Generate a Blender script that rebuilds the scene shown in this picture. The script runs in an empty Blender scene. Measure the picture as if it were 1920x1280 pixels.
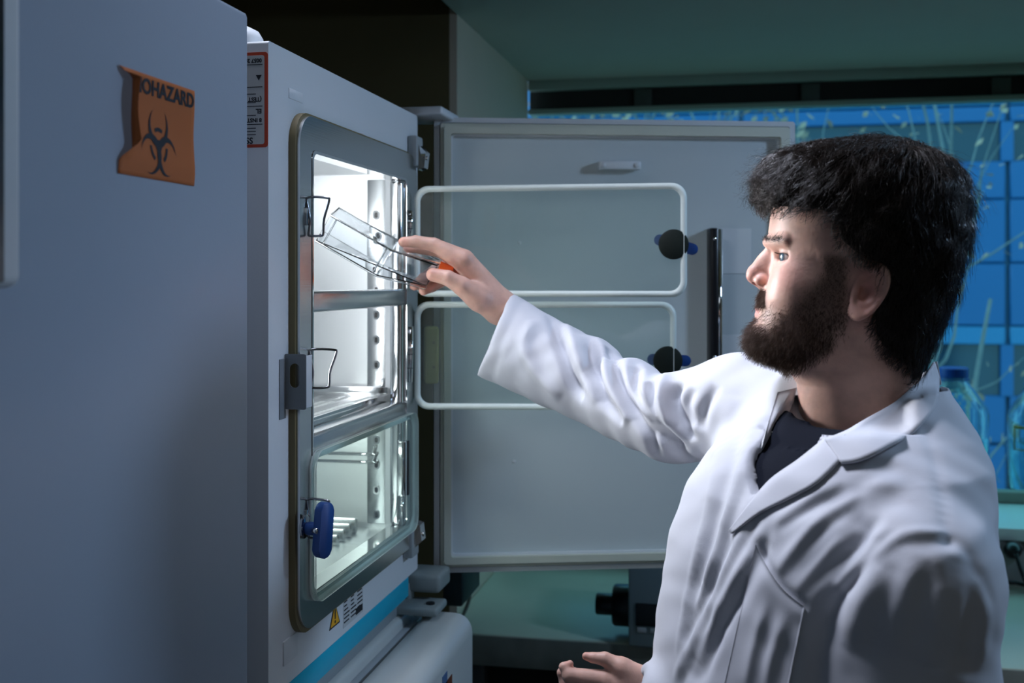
import bpy, bmesh, math, random
import numpy as np
from mathutils import Matrix, Vector

# ------------------------------------------------------------------ camera, world, lights
sc = bpy.context.scene
COL = sc.collection
FPX, HOR, ZC = 2100.0, 525.0, 1.60          # focal length in pixels, horizon row, camera height
TH = math.atan(430 / FPX)                   # camera yaw to the left
CT, ST = math.cos(TH), math.sin(TH)

cam_d = bpy.data.cameras.new('camera')
cam = bpy.data.objects.new('camera', cam_d)
COL.objects.link(cam)
cam.location = (0, 0, ZC)
cam.rotation_euler = (math.pi / 2, 0, TH)
cam_d.sensor_width = 36
cam_d.lens = FPX / 1920 * 36
cam_d.shift_y = -(640 - HOR) / 1920
cam_d.clip_start = 0.05
cam_d.dof.use_dof = True
cam_d.dof.focus_distance = 1.48
cam_d.dof.aperture_fstop = 5.6
sc.camera = cam

w = bpy.data.worlds.new('world')
sc.world = w
w.use_nodes = True
bg = w.node_tree.nodes['Background']
bg.inputs[0].default_value = (0.50, 0.80, 1.0, 1)
bg.inputs[1].default_value = 2.2

sun_d = bpy.data.lights.new('sun', 'SUN')
sun = bpy.data.objects.new('sun', sun_d)
COL.objects.link(sun)
sun.rotation_euler = (math.radians(48), 0, math.radians(-60))
sun_d.energy = 0.7
sun_d.angle = 0.02
sun_d.color = (1, 0.93, 0.82)

def area_light(name, loc, target, size, power, color, size_y=None, spread=math.pi):
    d = bpy.data.lights.new(name, 'AREA')
    o = bpy.data.objects.new(name, d)
    COL.objects.link(o)
    o.location = loc
    v = Vector(target) - Vector(loc)
    o.rotation_euler = v.to_track_quat('-Z', 'Y').to_euler()
    d.size = size
    if size_y:
        d.shape = 'RECTANGLE'; d.size_y = size_y
    d.energy = power; d.color = color; d.spread = spread
    return o

area_light('studio_softbox', (1.45, 1.74, 2.26), (-0.3, 1.10, 1.45), 0.24, 14.0, (0.48, 0.69, 1.0))
area_light('key_softbox', (-0.60, 1.40, 2.64), (0.26, 1.16, 1.38), 0.36, 8.4, (0.78, 0.83, 1.0), None, 1.7)
area_light('rear_fill', (0.45, -0.6, 2.72), (0.35, 0.5, 1.0), 0.8, 3.4, (0.80, 0.90, 1.0))  # added fill light behind the camera, lifts the dark near arm
area_light('chamber_light', (-0.82, 1.54, 1.67), (0.15, 1.14, 1.55), 0.10, 2.4, (0.96, 0.97, 1.0), 0.16, 1.2)
area_light('chamber_lamp', (-0.70, 1.49, 1.49), (0.15, 1.62, 1.40), 0.07, .70, (0.92, 0.97, 1.0), 0.08)
area_light('bottom_fill', (-0.72, 1.49, 1.34), (-0.70, 1.75, 1.20), 0.10, .7, (0.90, 1.0, .97), 0.03)  # added light that brightens the bottom compartment
area_light('chamber_strip', (-0.76, 1.60, 1.768), (-0.74, 1.95, 1.62), 0.20, .28, (0.92, 0.97, 1.0), 0.03)

sc.view_settings.view_transform = 'Standard'
sc.view_settings.look = 'None'
sc.view_settings.gamma = 1
sc.view_settings.exposure = 0.0
sc.view_settings.use_curve_mapping = False

# ------------------------------------------------------------------ helpers
def P(u, v, d):
    """world point at depth d seen at photo pixel (u, v)"""
    r = (u - 960) / FPX * d
    return Vector((r * CT - d * ST, r * ST + d * CT, ZC + (HOR - v) / FPX * d))

def hit(u, v, o, n):
    q = P(u, v, 1.0) - Vector((0, 0, ZC))
    c0 = Vector((0, 0, ZC)); o = Vector(o); n = Vector(n)
    return c0 + q * ((o - c0).dot(n) / q.dot(n))

def onx(u, v, x): return hit(u, v, (x, 0, 0), (1, 0, 0))
def ony(u, v, y): return hit(u, v, (0, y, 0), (0, 1, 0))
def onz(u, v, z): return hit(u, v, (0, 0, z), (0, 0, 1))

_M = {}
def mat(name, color=(.8, .8, .8), rough=.5, metal=0, spec=.5, bump=0, bscale=60, var=0, vscale=8, **kw):
    if name in _M: return _M[name]
    m = bpy.data.materials.new(name); m.use_nodes = True
    nt = m.node_tree; b = nt.nodes['Principled BSDF']
    b.inputs['Base Color'].default_value = (*color, 1)
    b.inputs['Roughness'].default_value = rough
    b.inputs['Metallic'].default_value = metal
    b.inputs['Specular IOR Level'].default_value = spec
    for k, v_ in kw.items():
        b.inputs[k.replace('_', ' ')].default_value = v_
    tc = nt.nodes.new('ShaderNodeTexCoord')
    if bump:
        n = nt.nodes.new('ShaderNodeTexNoise'); n.inputs['Scale'].default_value = bscale; n.inputs['Detail'].default_value = 4
        nt.links.new(tc.outputs['Object'], n.inputs['Vector'])
        bp = nt.nodes.new('ShaderNodeBump'); bp.inputs['Strength'].default_value = bump; bp.inputs['Distance'].default_value = .002
        nt.links.new(n.outputs['Fac'], bp.inputs['Height']); nt.links.new(bp.outputs['Normal'], b.inputs['Normal'])
    if var:
        n = nt.nodes.new('ShaderNodeTexNoise'); n.inputs['Scale'].default_value = vscale; n.inputs['Detail'].default_value = 5
        nt.links.new(tc.outputs['Object'], n.inputs['Vector'])
        mx = nt.nodes.new('ShaderNodeMix'); mx.data_type = 'RGBA'
        mx.inputs[6].default_value = (*[c * (1 - var) for c in color], 1)
        mx.inputs[7].default_value = (*[min(1, c * (1 + var)) for c in color], 1)
        nt.links.new(n.outputs['Fac'], mx.inputs[0]); nt.links.new(mx.outputs[2], b.inputs['Base Color'])
    _M[name] = m
    return m

def brushed(name, color, rough, scale=(4, 4, 400), strength=.15):
    m = mat(name, color, rough, 1.0)
    nt = m.node_tree; b = nt.nodes['Principled BSDF']
    tc = nt.nodes.new('ShaderNodeTexCoord'); mp = nt.nodes.new('ShaderNodeMapping')
    mp.inputs['Scale'].default_value = scale
    n = nt.nodes.new('ShaderNodeTexNoise'); n.inputs['Scale'].default_value = 1; n.inputs['Detail'].default_value = 3
    nt.links.new(tc.outputs['Object'], mp.inputs[0]); nt.links.new(mp.outputs[0], n.inputs['Vector'])
    bp = nt.nodes.new('ShaderNodeBump'); bp.inputs['Strength'].default_value = strength; bp.inputs['Distance'].default_value = .0006
    nt.links.new(n.outputs['Fac'], bp.inputs['Height']); nt.links.new(bp.outputs['Normal'], b.inputs['Normal'])
    return m

def pane_mat(name, tint, refl=1.0, haze=0.0, hazecol=(.8, .9, .9)):
    """thin sheet glass: tinted pass-through plus fresnel gloss (and a little scattering film)"""
    m = bpy.data.materials.new(name); m.use_nodes = True
    nt = m.node_tree; nt.nodes.clear()
    o = nt.nodes.new('ShaderNodeOutputMaterial')
    t = nt.nodes.new('ShaderNodeBsdfTransparent'); t.inputs[0].default_value = (*tint, 1)
    g = nt.nodes.new('ShaderNodeBsdfGlossy'); g.inputs['Roughness'].default_value = .01
    f = nt.nodes.new('ShaderNodeFresnel'); f.inputs[0].default_value = 1.5
    mu = nt.nodes.new('ShaderNodeMath'); mu.operation = 'MULTIPLY'; mu.inputs[1].default_value = refl
    nt.links.new(f.outputs[0], mu.inputs[0])
    ge = nt.nodes.new('ShaderNodeNewGeometry'); fb = nt.nodes.new('ShaderNodeMath'); fb.operation = 'SUBTRACT'; fb.inputs[0].default_value = 1
    nt.links.new(ge.outputs['Backfacing'], fb.inputs[1])          # gloss only where light enters the sheet
    m2 = nt.nodes.new('ShaderNodeMath'); m2.operation = 'MULTIPLY'
    nt.links.new(mu.outputs[0], m2.inputs[0]); nt.links.new(fb.outputs[0], m2.inputs[1]); mu = m2
    a = nt.nodes.new('ShaderNodeMixShader')
    nt.links.new(mu.outputs[0], a.inputs[0]); nt.links.new(g.outputs[0], a.inputs[2])
    if haze:
        d = nt.nodes.new('ShaderNodeBsdfDiffuse'); d.inputs[0].default_value = (*hazecol, 1)
        h = nt.nodes.new('ShaderNodeMixShader'); h.inputs[0].default_value = haze
        nt.links.new(t.outputs[0], h.inputs[1]); nt.links.new(d.outputs[0], h.inputs[2])
        nt.links.new(h.outputs[0], a.inputs[1])
    else:
        nt.links.new(t.outputs[0], a.inputs[1])
    nt.links.new(a.outputs[0], o.inputs[0])
    _M[name] = m
    return m

def tag(o, label=None, cat=None, group=None, kind=None):
    if label: o['label'] = label
    if cat: o['category'] = cat
    if group: o['group'] = group
    if kind: o['kind'] = kind
    return o

def empty(name, loc, label=None, cat=None, group=None, kind=None):
    o = bpy.data.objects.new(name, None); COL.objects.link(o)
    o.location = loc; o.empty_display_size = .05
    return tag(o, label, cat, group, kind)

def put(o, parent):
    """parent keeping world coordinates (no ancestor here is rotated or scaled)"""
    if parent is not None:
        o.parent = parent
        if parent.type == 'EMPTY': o.matrix_parent_inverse = Matrix.Translation(-parent.location)
    return o

def mesh(name, verts, faces, m=None, parent=None, smooth=False, M=None):
    me = bpy.data.meshes.new(name)
    me.from_pydata([tuple(v) for v in verts], [], [tuple(f) for f in faces])
    if M is not None: me.transform(M)
    me.update()
    if smooth:
        me.polygons.foreach_set('use_smooth', [True] * len(me.polygons))
    o = bpy.data.objects.new(name, me); COL.objects.link(o)
    if m is not None: me.materials.append(m)
    return put(o, parent)

def bm_obj(name, bm, m, parent=None, smooth=False, M=None, sharp=None):
    me = bpy.data.meshes.new(name)
    bmesh.ops.recalc_face_normals(bm, faces=bm.faces)
    bm.to_mesh(me); bm.free()
    if M is not None: me.transform(M)
    if smooth:
        me.polygons.foreach_set('use_smooth', [True] * len(me.polygons))
        if sharp is not None: me.set_sharp_from_angle(angle=sharp)
    o = bpy.data.objects.new(name, me); COL.objects.link(o)
    me.materials.append(m)
    return put(o, parent)

def box(name, lo, hi, m, parent=None, bev=.002, seg=2, M=None):
    bm = bmesh.new()
    bmesh.ops.create_cube(bm, size=1)
    for v in bm.verts:
        v.co = Vector([(l + h) / 2 + c * (h - l) for c, l, h in zip(v.co, lo, hi)])
    if bev:
        bmesh.ops.bevel(bm, geom=list(bm.edges), offset=bev, segments=seg, profile=.5, affect='EDGES')
    return bm_obj(name, bm, m, parent, smooth=bool(bev), M=M, sharp=math.radians(40))

def rrect(w, h, r, n=6, cx=0, cy=0):
    """rounded rectangle outline (counter-clockwise), centre cx, cy"""
    out = []
    for k, (sx, sy) in enumerate(((1, 1), (-1, 1), (-1, -1), (1, -1))):
        for i in range(n + 1):
            a = math.pi / 2 * (k + i / n)
            out.append((cx + sx * (w / 2 - r) + r * math.cos(a), cy + sy * (h / 2 - r) + r * math.sin(a)))
    return out

def ring(name, outer, inner, t0, t1, m, parent=None, M=None, smooth=True):
    """plate between two outlines of equal length (local x, z), thick from local y t0 to t1"""
    n = len(outer); V = []; F = []
    for t in (t0, t1):
        V += [(x, t, z) for x, z in outer]; V += [(x, t, z) for x, z in inner]
    for i in range(n):
        j = (i + 1) % n
        F += [(i, j, n + j, n + i), (2*n + j, 2*n + i, 3*n + i, 3*n + j), (i, 2*n + i, 2*n + j, j), (n + j, 3*n + j, 3*n + i, n + i)]
    bm = bmesh.new(); vs = [bm.verts.new(v) for v in V]
    for f in F: bm.faces.new([vs[i] for i in f])
    return bm_obj(name, bm, m, parent, smooth, M, math.radians(35))

def plate(name, outline, t0, t1, m, parent=None, M=None, bev=0):
    bm = bmesh.new()
    a = [bm.verts.new((x, t0, z)) for x, z in outline]; b = [bm.verts.new((x, t1, z)) for x, z in outline]
    n = len(a)
    bm.faces.new(a); bm.faces.new(b[::-1])
    for i in range(n): bm.faces.new((a[i], b[i], b[(i + 1) % n], a[(i + 1) % n]))
    if bev:
        es = [e for e in bm.edges if abs(e.verts[0].co.y - e.verts[1].co.y) < 1e-7]
        bmesh.ops.bevel(bm, geom=es, offset=bev, segments=2, profile=.5, affect='EDGES')
    return bm_obj(name, bm, m, parent, True, M, math.radians(35))

def sweep(pts, r, n=8, closed=False, cap=True):
    pts = [Vector(p) for p in pts]; N = len(pts)
    rr = r if isinstance(r, (list, tuple)) else [r] * N
    V = []; F = []; up = None
    for i, p in enumerate(pts):
        if closed: t = pts[(i + 1) % N] - pts[i - 1]
        else: t = pts[min(i + 1, N - 1)] - pts[max(i - 1, 0)]
        t = t.normalized()
        if up is None:
            up = Vector((0, 0, 1)) if abs(t.z) < .9 else Vector((1, 0, 0))
        s = t.cross(up)
        if s.length < 1e-5: s = t.orthogonal()
        s.normalize(); up = s.cross(t).normalized()
        for k in range(n):
            a = 2 * math.pi * k / n
            V.append(p + (s * math.cos(a) + up * math.sin(a)) * rr[i])
    M_ = N if closed else N - 1
    for i in range(M_):
        for k in range(n):
            a, b = i * n + k, i * n + (k + 1) % n
            c, d = ((i + 1) % N) * n + (k + 1) % n, ((i + 1) % N) * n + k
            F.append((a, b, c, d))
    if cap and not closed:
        F.append(tuple(range(n))[::-1]); F.append(tuple((N - 1) * n + k for k in range(n)))
    return V, F

def tube(name, pts, r, m, parent=None, n=8, closed=False, M=None):
    V, F = sweep(pts, r, n, closed)
    return mesh(name, V, F, m, parent, True, M)

def smooth_path(pts, k=6, closed=False):
    pts = [Vector(p) for p in pts]; N = len(pts); out = []
    for i in range(N if closed else N - 1):
        if closed: p0, p1, p2, p3 = pts[i - 1], pts[i], pts[(i + 1) % N], pts[(i + 2) % N]
        else: p0, p1, p2, p3 = pts[max(i - 1, 0)], pts[i], pts[i + 1], pts[min(i + 2, N - 1)]
        for j in range(k):
            t = j / k
            out.append(.5 * ((2 * p1) + (p2 - p0) * t + (2 * p0 - 5 * p1 + 4 * p2 - p3) * t * t + (3 * p1 - p0 - 3 * p2 + p3) * t ** 3))
    if not closed: out.append(pts[-1])
    return out

def lathe(name, prof, m, parent=None, n=32, M=None, smooth=True):
    """prof: (radius, height) from bottom to top, about local z"""
    V = []; F = []
    for r, z in prof:
        for k in range(n):
            a = 2 * math.pi * k / n
            V.append((r * math.cos(a), r * math.sin(a), z))
    for i in range(len(prof) - 1):
        for k in range(n):
            F.append((i*n + k, i*n + (k+1) % n, (i+1)*n + (k+1) % n, (i+1)*n + k))
    bm = bmesh.new(); vs = [bm.verts.new(v) for v in V]
    for f in F: bm.faces.new([vs[i] for i in f])
    if prof[0][0] > 1e-6: bm.faces.new(vs[:n][::-1])
    if prof[-1][0] > 1e-6: bm.faces.new(vs[-n:])
    bmesh.ops.remove_doubles(bm, verts=bm.verts, dist=1e-7)
    return bm_obj(name, bm, m, parent, smooth, M, math.radians(40))

def text(name, s, size, m, M, parent=None, align='LEFT', ext=.0002, sx=1.0, bold=0.0):
    c = bpy.data.curves.new(name, 'FONT'); c.body = s; c.size = size; c.align_x = align; c.align_y = 'CENTER'
    c.extrude = ext; c.offset = bold; c.resolution_u = 3
    t = bpy.data.objects.new(name + '_src', c); COL.objects.link(t)
    dg = bpy.context.evaluated_depsgraph_get()
    me = bpy.data.meshes.new_from_object(t.evaluated_get(dg))
    bpy.data.objects.remove(t); bpy.data.curves.remove(c)
    me.transform(Matrix.Diagonal((sx, 1, 1, 1))); me.transform(M); me.name = name
    me.materials.clear(); me.materials.append(m)
    o = bpy.data.objects.new(name, me); COL.objects.link(o)
    return put(o, parent)

def frame(o, xd, zd):
    """matrix with local x along xd, local z along zd, local y = z cross x"""
    x = Vector(xd).normalized(); z = Vector(zd).normalized(); y = z.cross(x)
    return Matrix(((x.x, y.x, z.x, o[0]), (x.y, y.y, z.y, o[1]), (x.z, y.z, z.z, o[2]), (0, 0, 0, 1)))

def textmat(o, xd, yd):
    """text plane: letters run along xd, tops along yd"""
    x = Vector(xd).normalized(); y = Vector(yd).normalized(); z = x.cross(y)
    return Matrix(((x.x, y.x, z.x, o[0]), (x.y, y.y, z.y, o[1]), (x.z, y.z, z.z, o[2]), (0, 0, 0, 1)))

# ------------------------------------------------------------------ materials
WHITE = mat('white_powder_coat', (.70, .73, .76), .38, bump=.05, bscale=400)
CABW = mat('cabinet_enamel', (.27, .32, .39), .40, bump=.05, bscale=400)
WHITE2 = mat('white_panel', (.62, .65, .68), .42, bump=.05, bscale=400)
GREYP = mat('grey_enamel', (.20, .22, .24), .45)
DKGREY = mat('dark_grey_plastic', (.05, .055, .06), .5)
STEEL = brushed('brushed_steel', (.62, .64, .65), .26)
STEEL2 = brushed('chamber_steel', (.84, .86, .87), .42, (30, 30, 30), .12)
STEEL2.node_tree.nodes['Principled BSDF'].inputs['Metallic'].default_value = .7
CHROME = mat('chrome', (.78, .79, .8), .08, 1.0)
DCHROME = mat('dark_wire_chrome', (.32, .33, .35), .18, 1.0)
SEAL = mat('pale_silicone_seal', (.84, .92, .87), .4)
OLIVE = mat('olive_rubber', (.30, .27, .10), .6)
SEALT = mat('tan_gasket', (.16, .125, .055), .6)
GASK = mat('pale_door_gasket', (.60, .62, .53), .5)
BLUE = mat('blue_plastic', (.006, .06, .26), .4)
BLACK = mat('black_plastic', (.006, .006, .008), .3)
CYAN = mat('cyan_stripe', (.0, .42, .62), .4)
PANE = pane_mat('door_glass', (.90, .95, .93), 1.0, .05)
PANE3 = pane_mat('door_glass_misted', (.90, .95, .93), .6, .06)
ORANGE = mat('orange_paper', (.46, .12, .02), .7)
INK = mat('black_ink', (.004, .005, .01), .6)
PAPER = mat('white_paper', (.55, .55, .53), .7)
REDINK = mat('red_ink', (.55, .06, .02), .6)
YELLOW = mat('warning_yellow', (.85, .42, .01), .5)

# ------------------------------------------------------------------ the room
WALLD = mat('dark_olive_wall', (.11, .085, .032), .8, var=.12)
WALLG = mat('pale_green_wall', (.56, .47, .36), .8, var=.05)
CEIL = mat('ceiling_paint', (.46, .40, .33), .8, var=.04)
FLOOR = mat('floor_vinyl', (.10, .11, .11), .5, var=.2)
XS, YB, YW = -0.718, 2.80, 3.78      # side wall of the window bay, dark back wall, window wall
ZB = 2.285                           # bulkhead height over the window bay
def struct(name, lo, hi, m): return tag(box(name, lo, hi, m, None, 0), kind='structure')
struct('floor', (-1.9, -1.6, -.05), (3.2, 3.9, 0), FLOOR)
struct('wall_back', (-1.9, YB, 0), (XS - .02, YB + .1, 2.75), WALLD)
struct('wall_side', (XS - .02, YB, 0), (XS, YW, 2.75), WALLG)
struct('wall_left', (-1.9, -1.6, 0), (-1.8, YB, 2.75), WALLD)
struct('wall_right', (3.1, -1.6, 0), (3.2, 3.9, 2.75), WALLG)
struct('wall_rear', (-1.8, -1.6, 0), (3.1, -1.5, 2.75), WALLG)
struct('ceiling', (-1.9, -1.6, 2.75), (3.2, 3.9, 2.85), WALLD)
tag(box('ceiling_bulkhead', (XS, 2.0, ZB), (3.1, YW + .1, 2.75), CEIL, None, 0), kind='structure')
struct('wall_window', (XS - .02, YW - .36, 0), (3.1, YW + .1, .86), mat('grey_wall', (.13, .15, .14), .7))
SILLM = mat('teal_sill', (.72, .92, .88), .28)
tag(box('trim_1', (XS, YW - .38, .86), (3.1, YW + .12, .895), SILLM, None, .003), kind='structure')
# window: head rail, dark slot, frame, pane
wn = empty('window_1', (1.2, YW, .895), kind='structure')
FR = mat('window_frame', (.30, .36, .30), .5)
GLW = pane_mat('window_glass', (.62, .90, .90), .6)
zt = ony(1100, 166, YW).z; zb2 = ony(1100, 202, YW).z; zg = ony(1100, 211, YW).z
box('window_frame', (XS, YW, zt), (3.1, YW + .06, ZB), FR, wn, .002)
box('blind_slot', (XS, YW + .03, zb2), (3.1, YW + .07, zt), mat('slot_black', (.012, .011, .008), .7), wn, 0)
box('lower_rail', (XS, YW, zg), (3.1, YW + .06, zb2), FR, wn, .002)
for u in (1205, 1520, 1880):
    p = ony(u, 185, YW)
    box('blind_bracket', (p.x - .03, YW + .01, zb2), (p.x + .03, YW + .03, zt - .005), mat('slot_grey', (.05, .06, .05), .6), wn, .004)
box('pane', (XS, YW + .04, .895), (3.1, YW + .046, zg), GLW, wn, 0)
box('bottom_rail', (XS, YW, .895), (3.1, YW + .06, .93), FR, wn, .003)

# outside: ground, the blue panelled building, trees
tag(box('ground', (-14, 4.2, -3.1), (24, 30, -3.0), mat('ground', (.10, .10, .09), .9, var=.3), None, 0), kind='structure')
bd = empty('panelled_building', (4, 11, -3), 'blue-panelled building with dark window bands outside the window', 'building')
BP = mat('blue_cladding', (.0015, .080, .245), .45, var=.06, vscale=1.5)
BP2 = mat('blue_cladding_light', (.014, .14, .32), .45)
BW = mat('building_window', (.008, .03, .06), .1)
YD = 11.0
def bz(v, u=1860): return ony(u, v, YD).z
box('wall', (-12, YD + .06, -3.0), (22, YD + .4, 7), mat('building_core', (.03, .10, .2), .6), bd, 0)
rows = [(-60, 196, BP2), (199, 228, BP), (302, 372, BP), (374, 492, BP), (494, 610, BP), (612, 646, BP2), (742, 830, BP), (835, 1000, BP)]
xs = [-12 + 2.4 * i for i in range(15)]
for (va, vb, m_) in rows:
    for i in range(14):
        xa, xb = xs[i] + .02, xs[i + 1] - .02
        if xb < -2 or xa > 10: continue
        box('panel', (xa, YD, bz(vb)), (xb, YD + .06, bz(va)), m_, bd, .01, 1)
for (va, vb) in ((228, 302), (646, 742)):
    for i in range(14):
        xa, xb = xs[i] + .05, xs[i + 1] - .05
        if xb < -2 or xa > 10: continue
        w_ = box('window', (xa, YD + .05, bz(vb)), (xb, YD + .055, bz(va)), BW, bd, 0)
        box('mullion', (xb - .01, YD + .0, bz(vb)), (xb + .1, YD + .06, bz(va)), BP, bd, 0)

BARK = mat('pale_bark', (.17, .18, .20), .8, var=.3, vscale=30)
LEAF = mat('dry_leaves', (.34, .23, .18), .7, var=.35, vscale=6)
def tree(label, base, top_h, seed, spread, nb, leaves, r0=.035, lean=(0, 0)):
    rnd = random.Random(seed)
    t = empty('bare_tree', base, label, 'tree', 'bare trees outside the window')
    pts = [Vector(base)]
    for i in range(1, 9):
        pts.append(Vector(base) + Vector((lean[0] * i / 8 + rnd.uniform(-.06, .06), lean[1] * i / 8, top_h * i / 8)))
    pts = smooth_path(pts, 4)
    tube('trunk', pts, [r0 * (1 - .75 * i / len(pts)) for i in range(len(pts))], BARK, t, 7)
    Vb = []; Fb = []; Vl = []; Fl = []
    tips = []
    for b in range(nb):
        k = rnd.randint(len(pts) // 5, len(pts) - 2)
        p = pts[k].copy(); d = Vector((rnd.uniform(-1, 1), rnd.uniform(-.5, .5), rnd.uniform(.25, 1.1))).normalized()
        path = [p]
        L = spread * rnd.uniform(.5, 1) / 6
        for i in range(6):
            d = (d + Vector((rnd.uniform(-.35, .35), rnd.uniform(-.2, .2), rnd.uniform(-.1, .35)))).normalized()
            p = p + d * L; path.append(p)
            if i > 1: tips.append(p)
        rr = r0 * .42 * rnd.uniform(.6, 1)
        v, f = sweep(path, [rr * (1 - .8 * i / 6) for i in range(7)], 5)
        o_ = len(Vb); Vb += v; Fb += [tuple(i + o_ for i in g) for g in f]
    o = mesh('branches', Vb, Fb, BARK, t, True); tag(o, kind='stuff')
    for i in range(leaves):
        c = rnd.choice(tips) + Vector((rnd.gauss(0, .07), rnd.gauss(0, .07), rnd.gauss(0, .07)))
        a = Vector((rnd.gauss(0, 1), rnd.gauss(0, 1), rnd.gauss(0, 1))).normalized()
        b = a.orthogonal().normalized(); c2 = a.cross(b); s = rnd.uniform(.018, .042)
        o_ = len(Vl)
        Vl += [c - b * s, c + c2 * s * .5, c + b * s, c - c2 * s * .5 + a * s * .2]; Fl.append((o_, o_ + 1, o_ + 2, o_ + 3))
    if leaves:
        o = mesh('leaves', Vl, Fl, LEAF, t); tag(o, kind='stuff')
    return t
yt = 6.2
b0 = ony(1880, 860, yt)
tree('slender pale birch trunk forking behind the bottles, right of the man', (b0.x, yt, -2.99), ony(1870, 560, yt).z + 2.99, 3, 1.0, 15, 70, .036, (-.1, 0))
b0 = ony(1760, 300, 6.6)
tree('tree with bare twigs seen just above the man\'s head', (b0.x, 6.6, -2.99), ony(1760, 170, 6.6).z + 2.99, 8, 1.1, 34, 260, .030)
for k, (u, sd) in enumerate(((1040, 11), (1200, 12), (1360, 13), (1490, 14))):
    b0 = ony(u, 220, 6.9)
    tree(['leafy pale tree at the window\'s left corner above the open door', 'second leafy tree from the window\'s left corner, above the open door', 'third leafy tree from the window\'s left corner, above the open door', 'leafy tree directly above the open door\'s top right corner'][k],
         (b0.x, 6.9 + .2 * (k % 2), -2.99), ony(u, 150, 6.9).z + 2.99, sd, 1.2, 46, 1100, .022)

# bench under the window, trunking, bottles
BEN = mat('bench_laminate', (.55, .56, .45), .32, var=.1, vscale=5)
bn = empty('lab_bench', (.3, 3.0, 0), 'pale green laminate lab bench under the window behind the open door', 'bench')
yf = onz(900, 1188, .74).y
box('worktop', (XS + .002, yf, .70), (2.6, YW - .362, .74), BEN, bn, .006)
box('front_edge', (XS + .002, yf - .004, .665), (2.6, yf, .737), mat('bench_edge', (.20, .21, .18), .6, var=.4, vscale=14), bn, .001)
for x in (XS + .05, .9, 2.5):
    box('leg', (x, yf + .03, 0), (x + .05, yf + .08, .70), DKGREY, bn, .003)
box('shade_sheet', (XS + .01, yf + .12, .02), (2.55, yf + .14, .70), mat('bench_shadow', (.012, .012, .012), .8), bn, 0)  # near-black sheet painted as the shade under the bench
tk = empty('power_trunking', (1.3, YW - .39, .76), 'white power trunking with sockets under the window sill at right', 'trunking')
TK = mat('trunking_plastic', (.30, .32, .32), .5)
box('channel', (.2, YW - .40, .745), (2.8, YW - .362, .835), TK, tk, .003)
for u in (1858, 1878, 1905):
    p = ony(u, 1025, YW - .40)
    lathe('socket', [(0, 0), (.016, 0), (.018, .004), (.018, .006), (0, .006)], mat('socket_grey', (.16, .17, .17), .5), tk, 16,
          M=frame((p.x, YW - .40, p.z), (1, 0, 0), (0, -1, 0)))
p = ony(1900, 1032, YW - .42)
pl = empty('power_plug', p, 'black power plug with its cable hanging from the trunking', 'plug')
lathe('plug_body', [(.0, 0), (.022, 0), (.024, .012), (.016, .03), (.006, .04), (0, .04)], BLACK, pl, 16, M=frame((p.x, YW - .406, p.z), (1, 0, 0), (0, -1, 0)))
tube('cable', smooth_path([(p.x, YW - .44, p.z), (p.x + .02, YW - .5, p.z - .08), (p.x + .09, YW - .5, p.z - .2), (p.x + .02, YW - .47, .76), (p.x - .18, YW - .5, .75), (p.x - .4, YW - .44, .748)], 6), .006, BLACK, pl, 8)
p = ony(1909, 1082, YW - .365)
tag(box('socket_tag', (p.x - .02, YW - .3655, p.z - .02), (p.x + .035, YW - .362, p.z + .02), mat('tag_red', (.45, .12, .08), .6), None, .001), 'small red-bordered tag on the wall below the trunking', 'tag')

GLB = mat('bottle_glass', (.88, 1.0, .98), .02, 0, Transmission_Weight=1.0, IOR=1.45)
WAT = mat('bottle_liquid', (.45, .80, .86), .05, 0, Transmission_Weight=.9, IOR=1.33)
CAPB = mat('cap_blue', (.0, .05, .35), .4)
def bottle(base, h, r, label, water):
    b = empty('glass_bottle', base, label, 'bottle', 'glass bottles on the window sill')
    M = Matrix.Translation(base)
    t = .004
    out = [(0, 0), (r * .9, 0), (r, .012), (r, h * .62), (r * .93, h * .68), (r * .62, h * .80), (r * .36, h * .89), (r * .34, h * .955)]
    inn = [(a - t if a > t else 0, max(z, t)) for a, z in out[::-1]]
    lathe('glass_body', out + inn, GLB, b, 40, M=M)
    lathe('liquid', [(0, t + .001), (r - t - .004, t + .001), (r - t - .001, .02), (r - t - .001, water), (0, water)], WAT, b, 32, M=M)
    cp = [(r * .36, h * .90)]
    lathe('cap', [(0, h * .915), (r * .40, h * .915), (r * .42, h * .93), (r * .42, h * .99), (r * .38, h), (0, h)], CAPB, b, 32, M=M)
    ring('neck_ring', [(r * .45 * math.cos(a * .2618), r * .45 * math.sin(a * .2618)) for a in range(24)], [(r * .37 * math.cos(a * .2618), r * .37 * math.sin(a * .2618)) for a in range(24)], -h * .905, -h * .895, CAPB, b,
         M=M @ Matrix.Rotation(-math.pi / 2, 4, 'X'))
    # amber print on the glass: a rectangle outline of thin bars
    a0 = math.radians(-125)
    for (aa, ab, za, zb_) in ((-28, 28, .54, .565), (-28, 28, .36, .37), (-28, -24, .37, .54), (24, 28, .37, .54)):
        V = []; F = []
        for i in range(9):
            a = a0 + math.radians(aa + (ab - aa) * i / 8)
            for rr in (r + .0006, r + .0012):
                for z in (za * h, zb_ * h): V.append((rr * math.cos(a), rr * math.sin(a), z))
        for i in range(8):
            q = i * 4
            F += [(q + 2, q + 6, q + 7, q + 3), (q, q + 1, q + 5, q + 4), (q + 1, q + 3, q + 7, q + 5), (q, q + 4, q + 6, q + 2)]
        mesh('label_print', V, F, mat('amber_print', (.62, .32, .03), .6), b, True, M)
    return b
p = onz(1788, 912, .896)
hB = ony(1778, 688, p.y).z - p.z
bottle(p, hB, .095 * p.y / 3.4, 'glass bottle with blue cap, half full, directly behind the man\'s shoulder', .35 * hB)
p2 = onz(1946, 920, .896)
bottle(p2, hB * .97, .095, 'glass bottle cut off by the right edge of the picture', .42 * hB)

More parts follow.
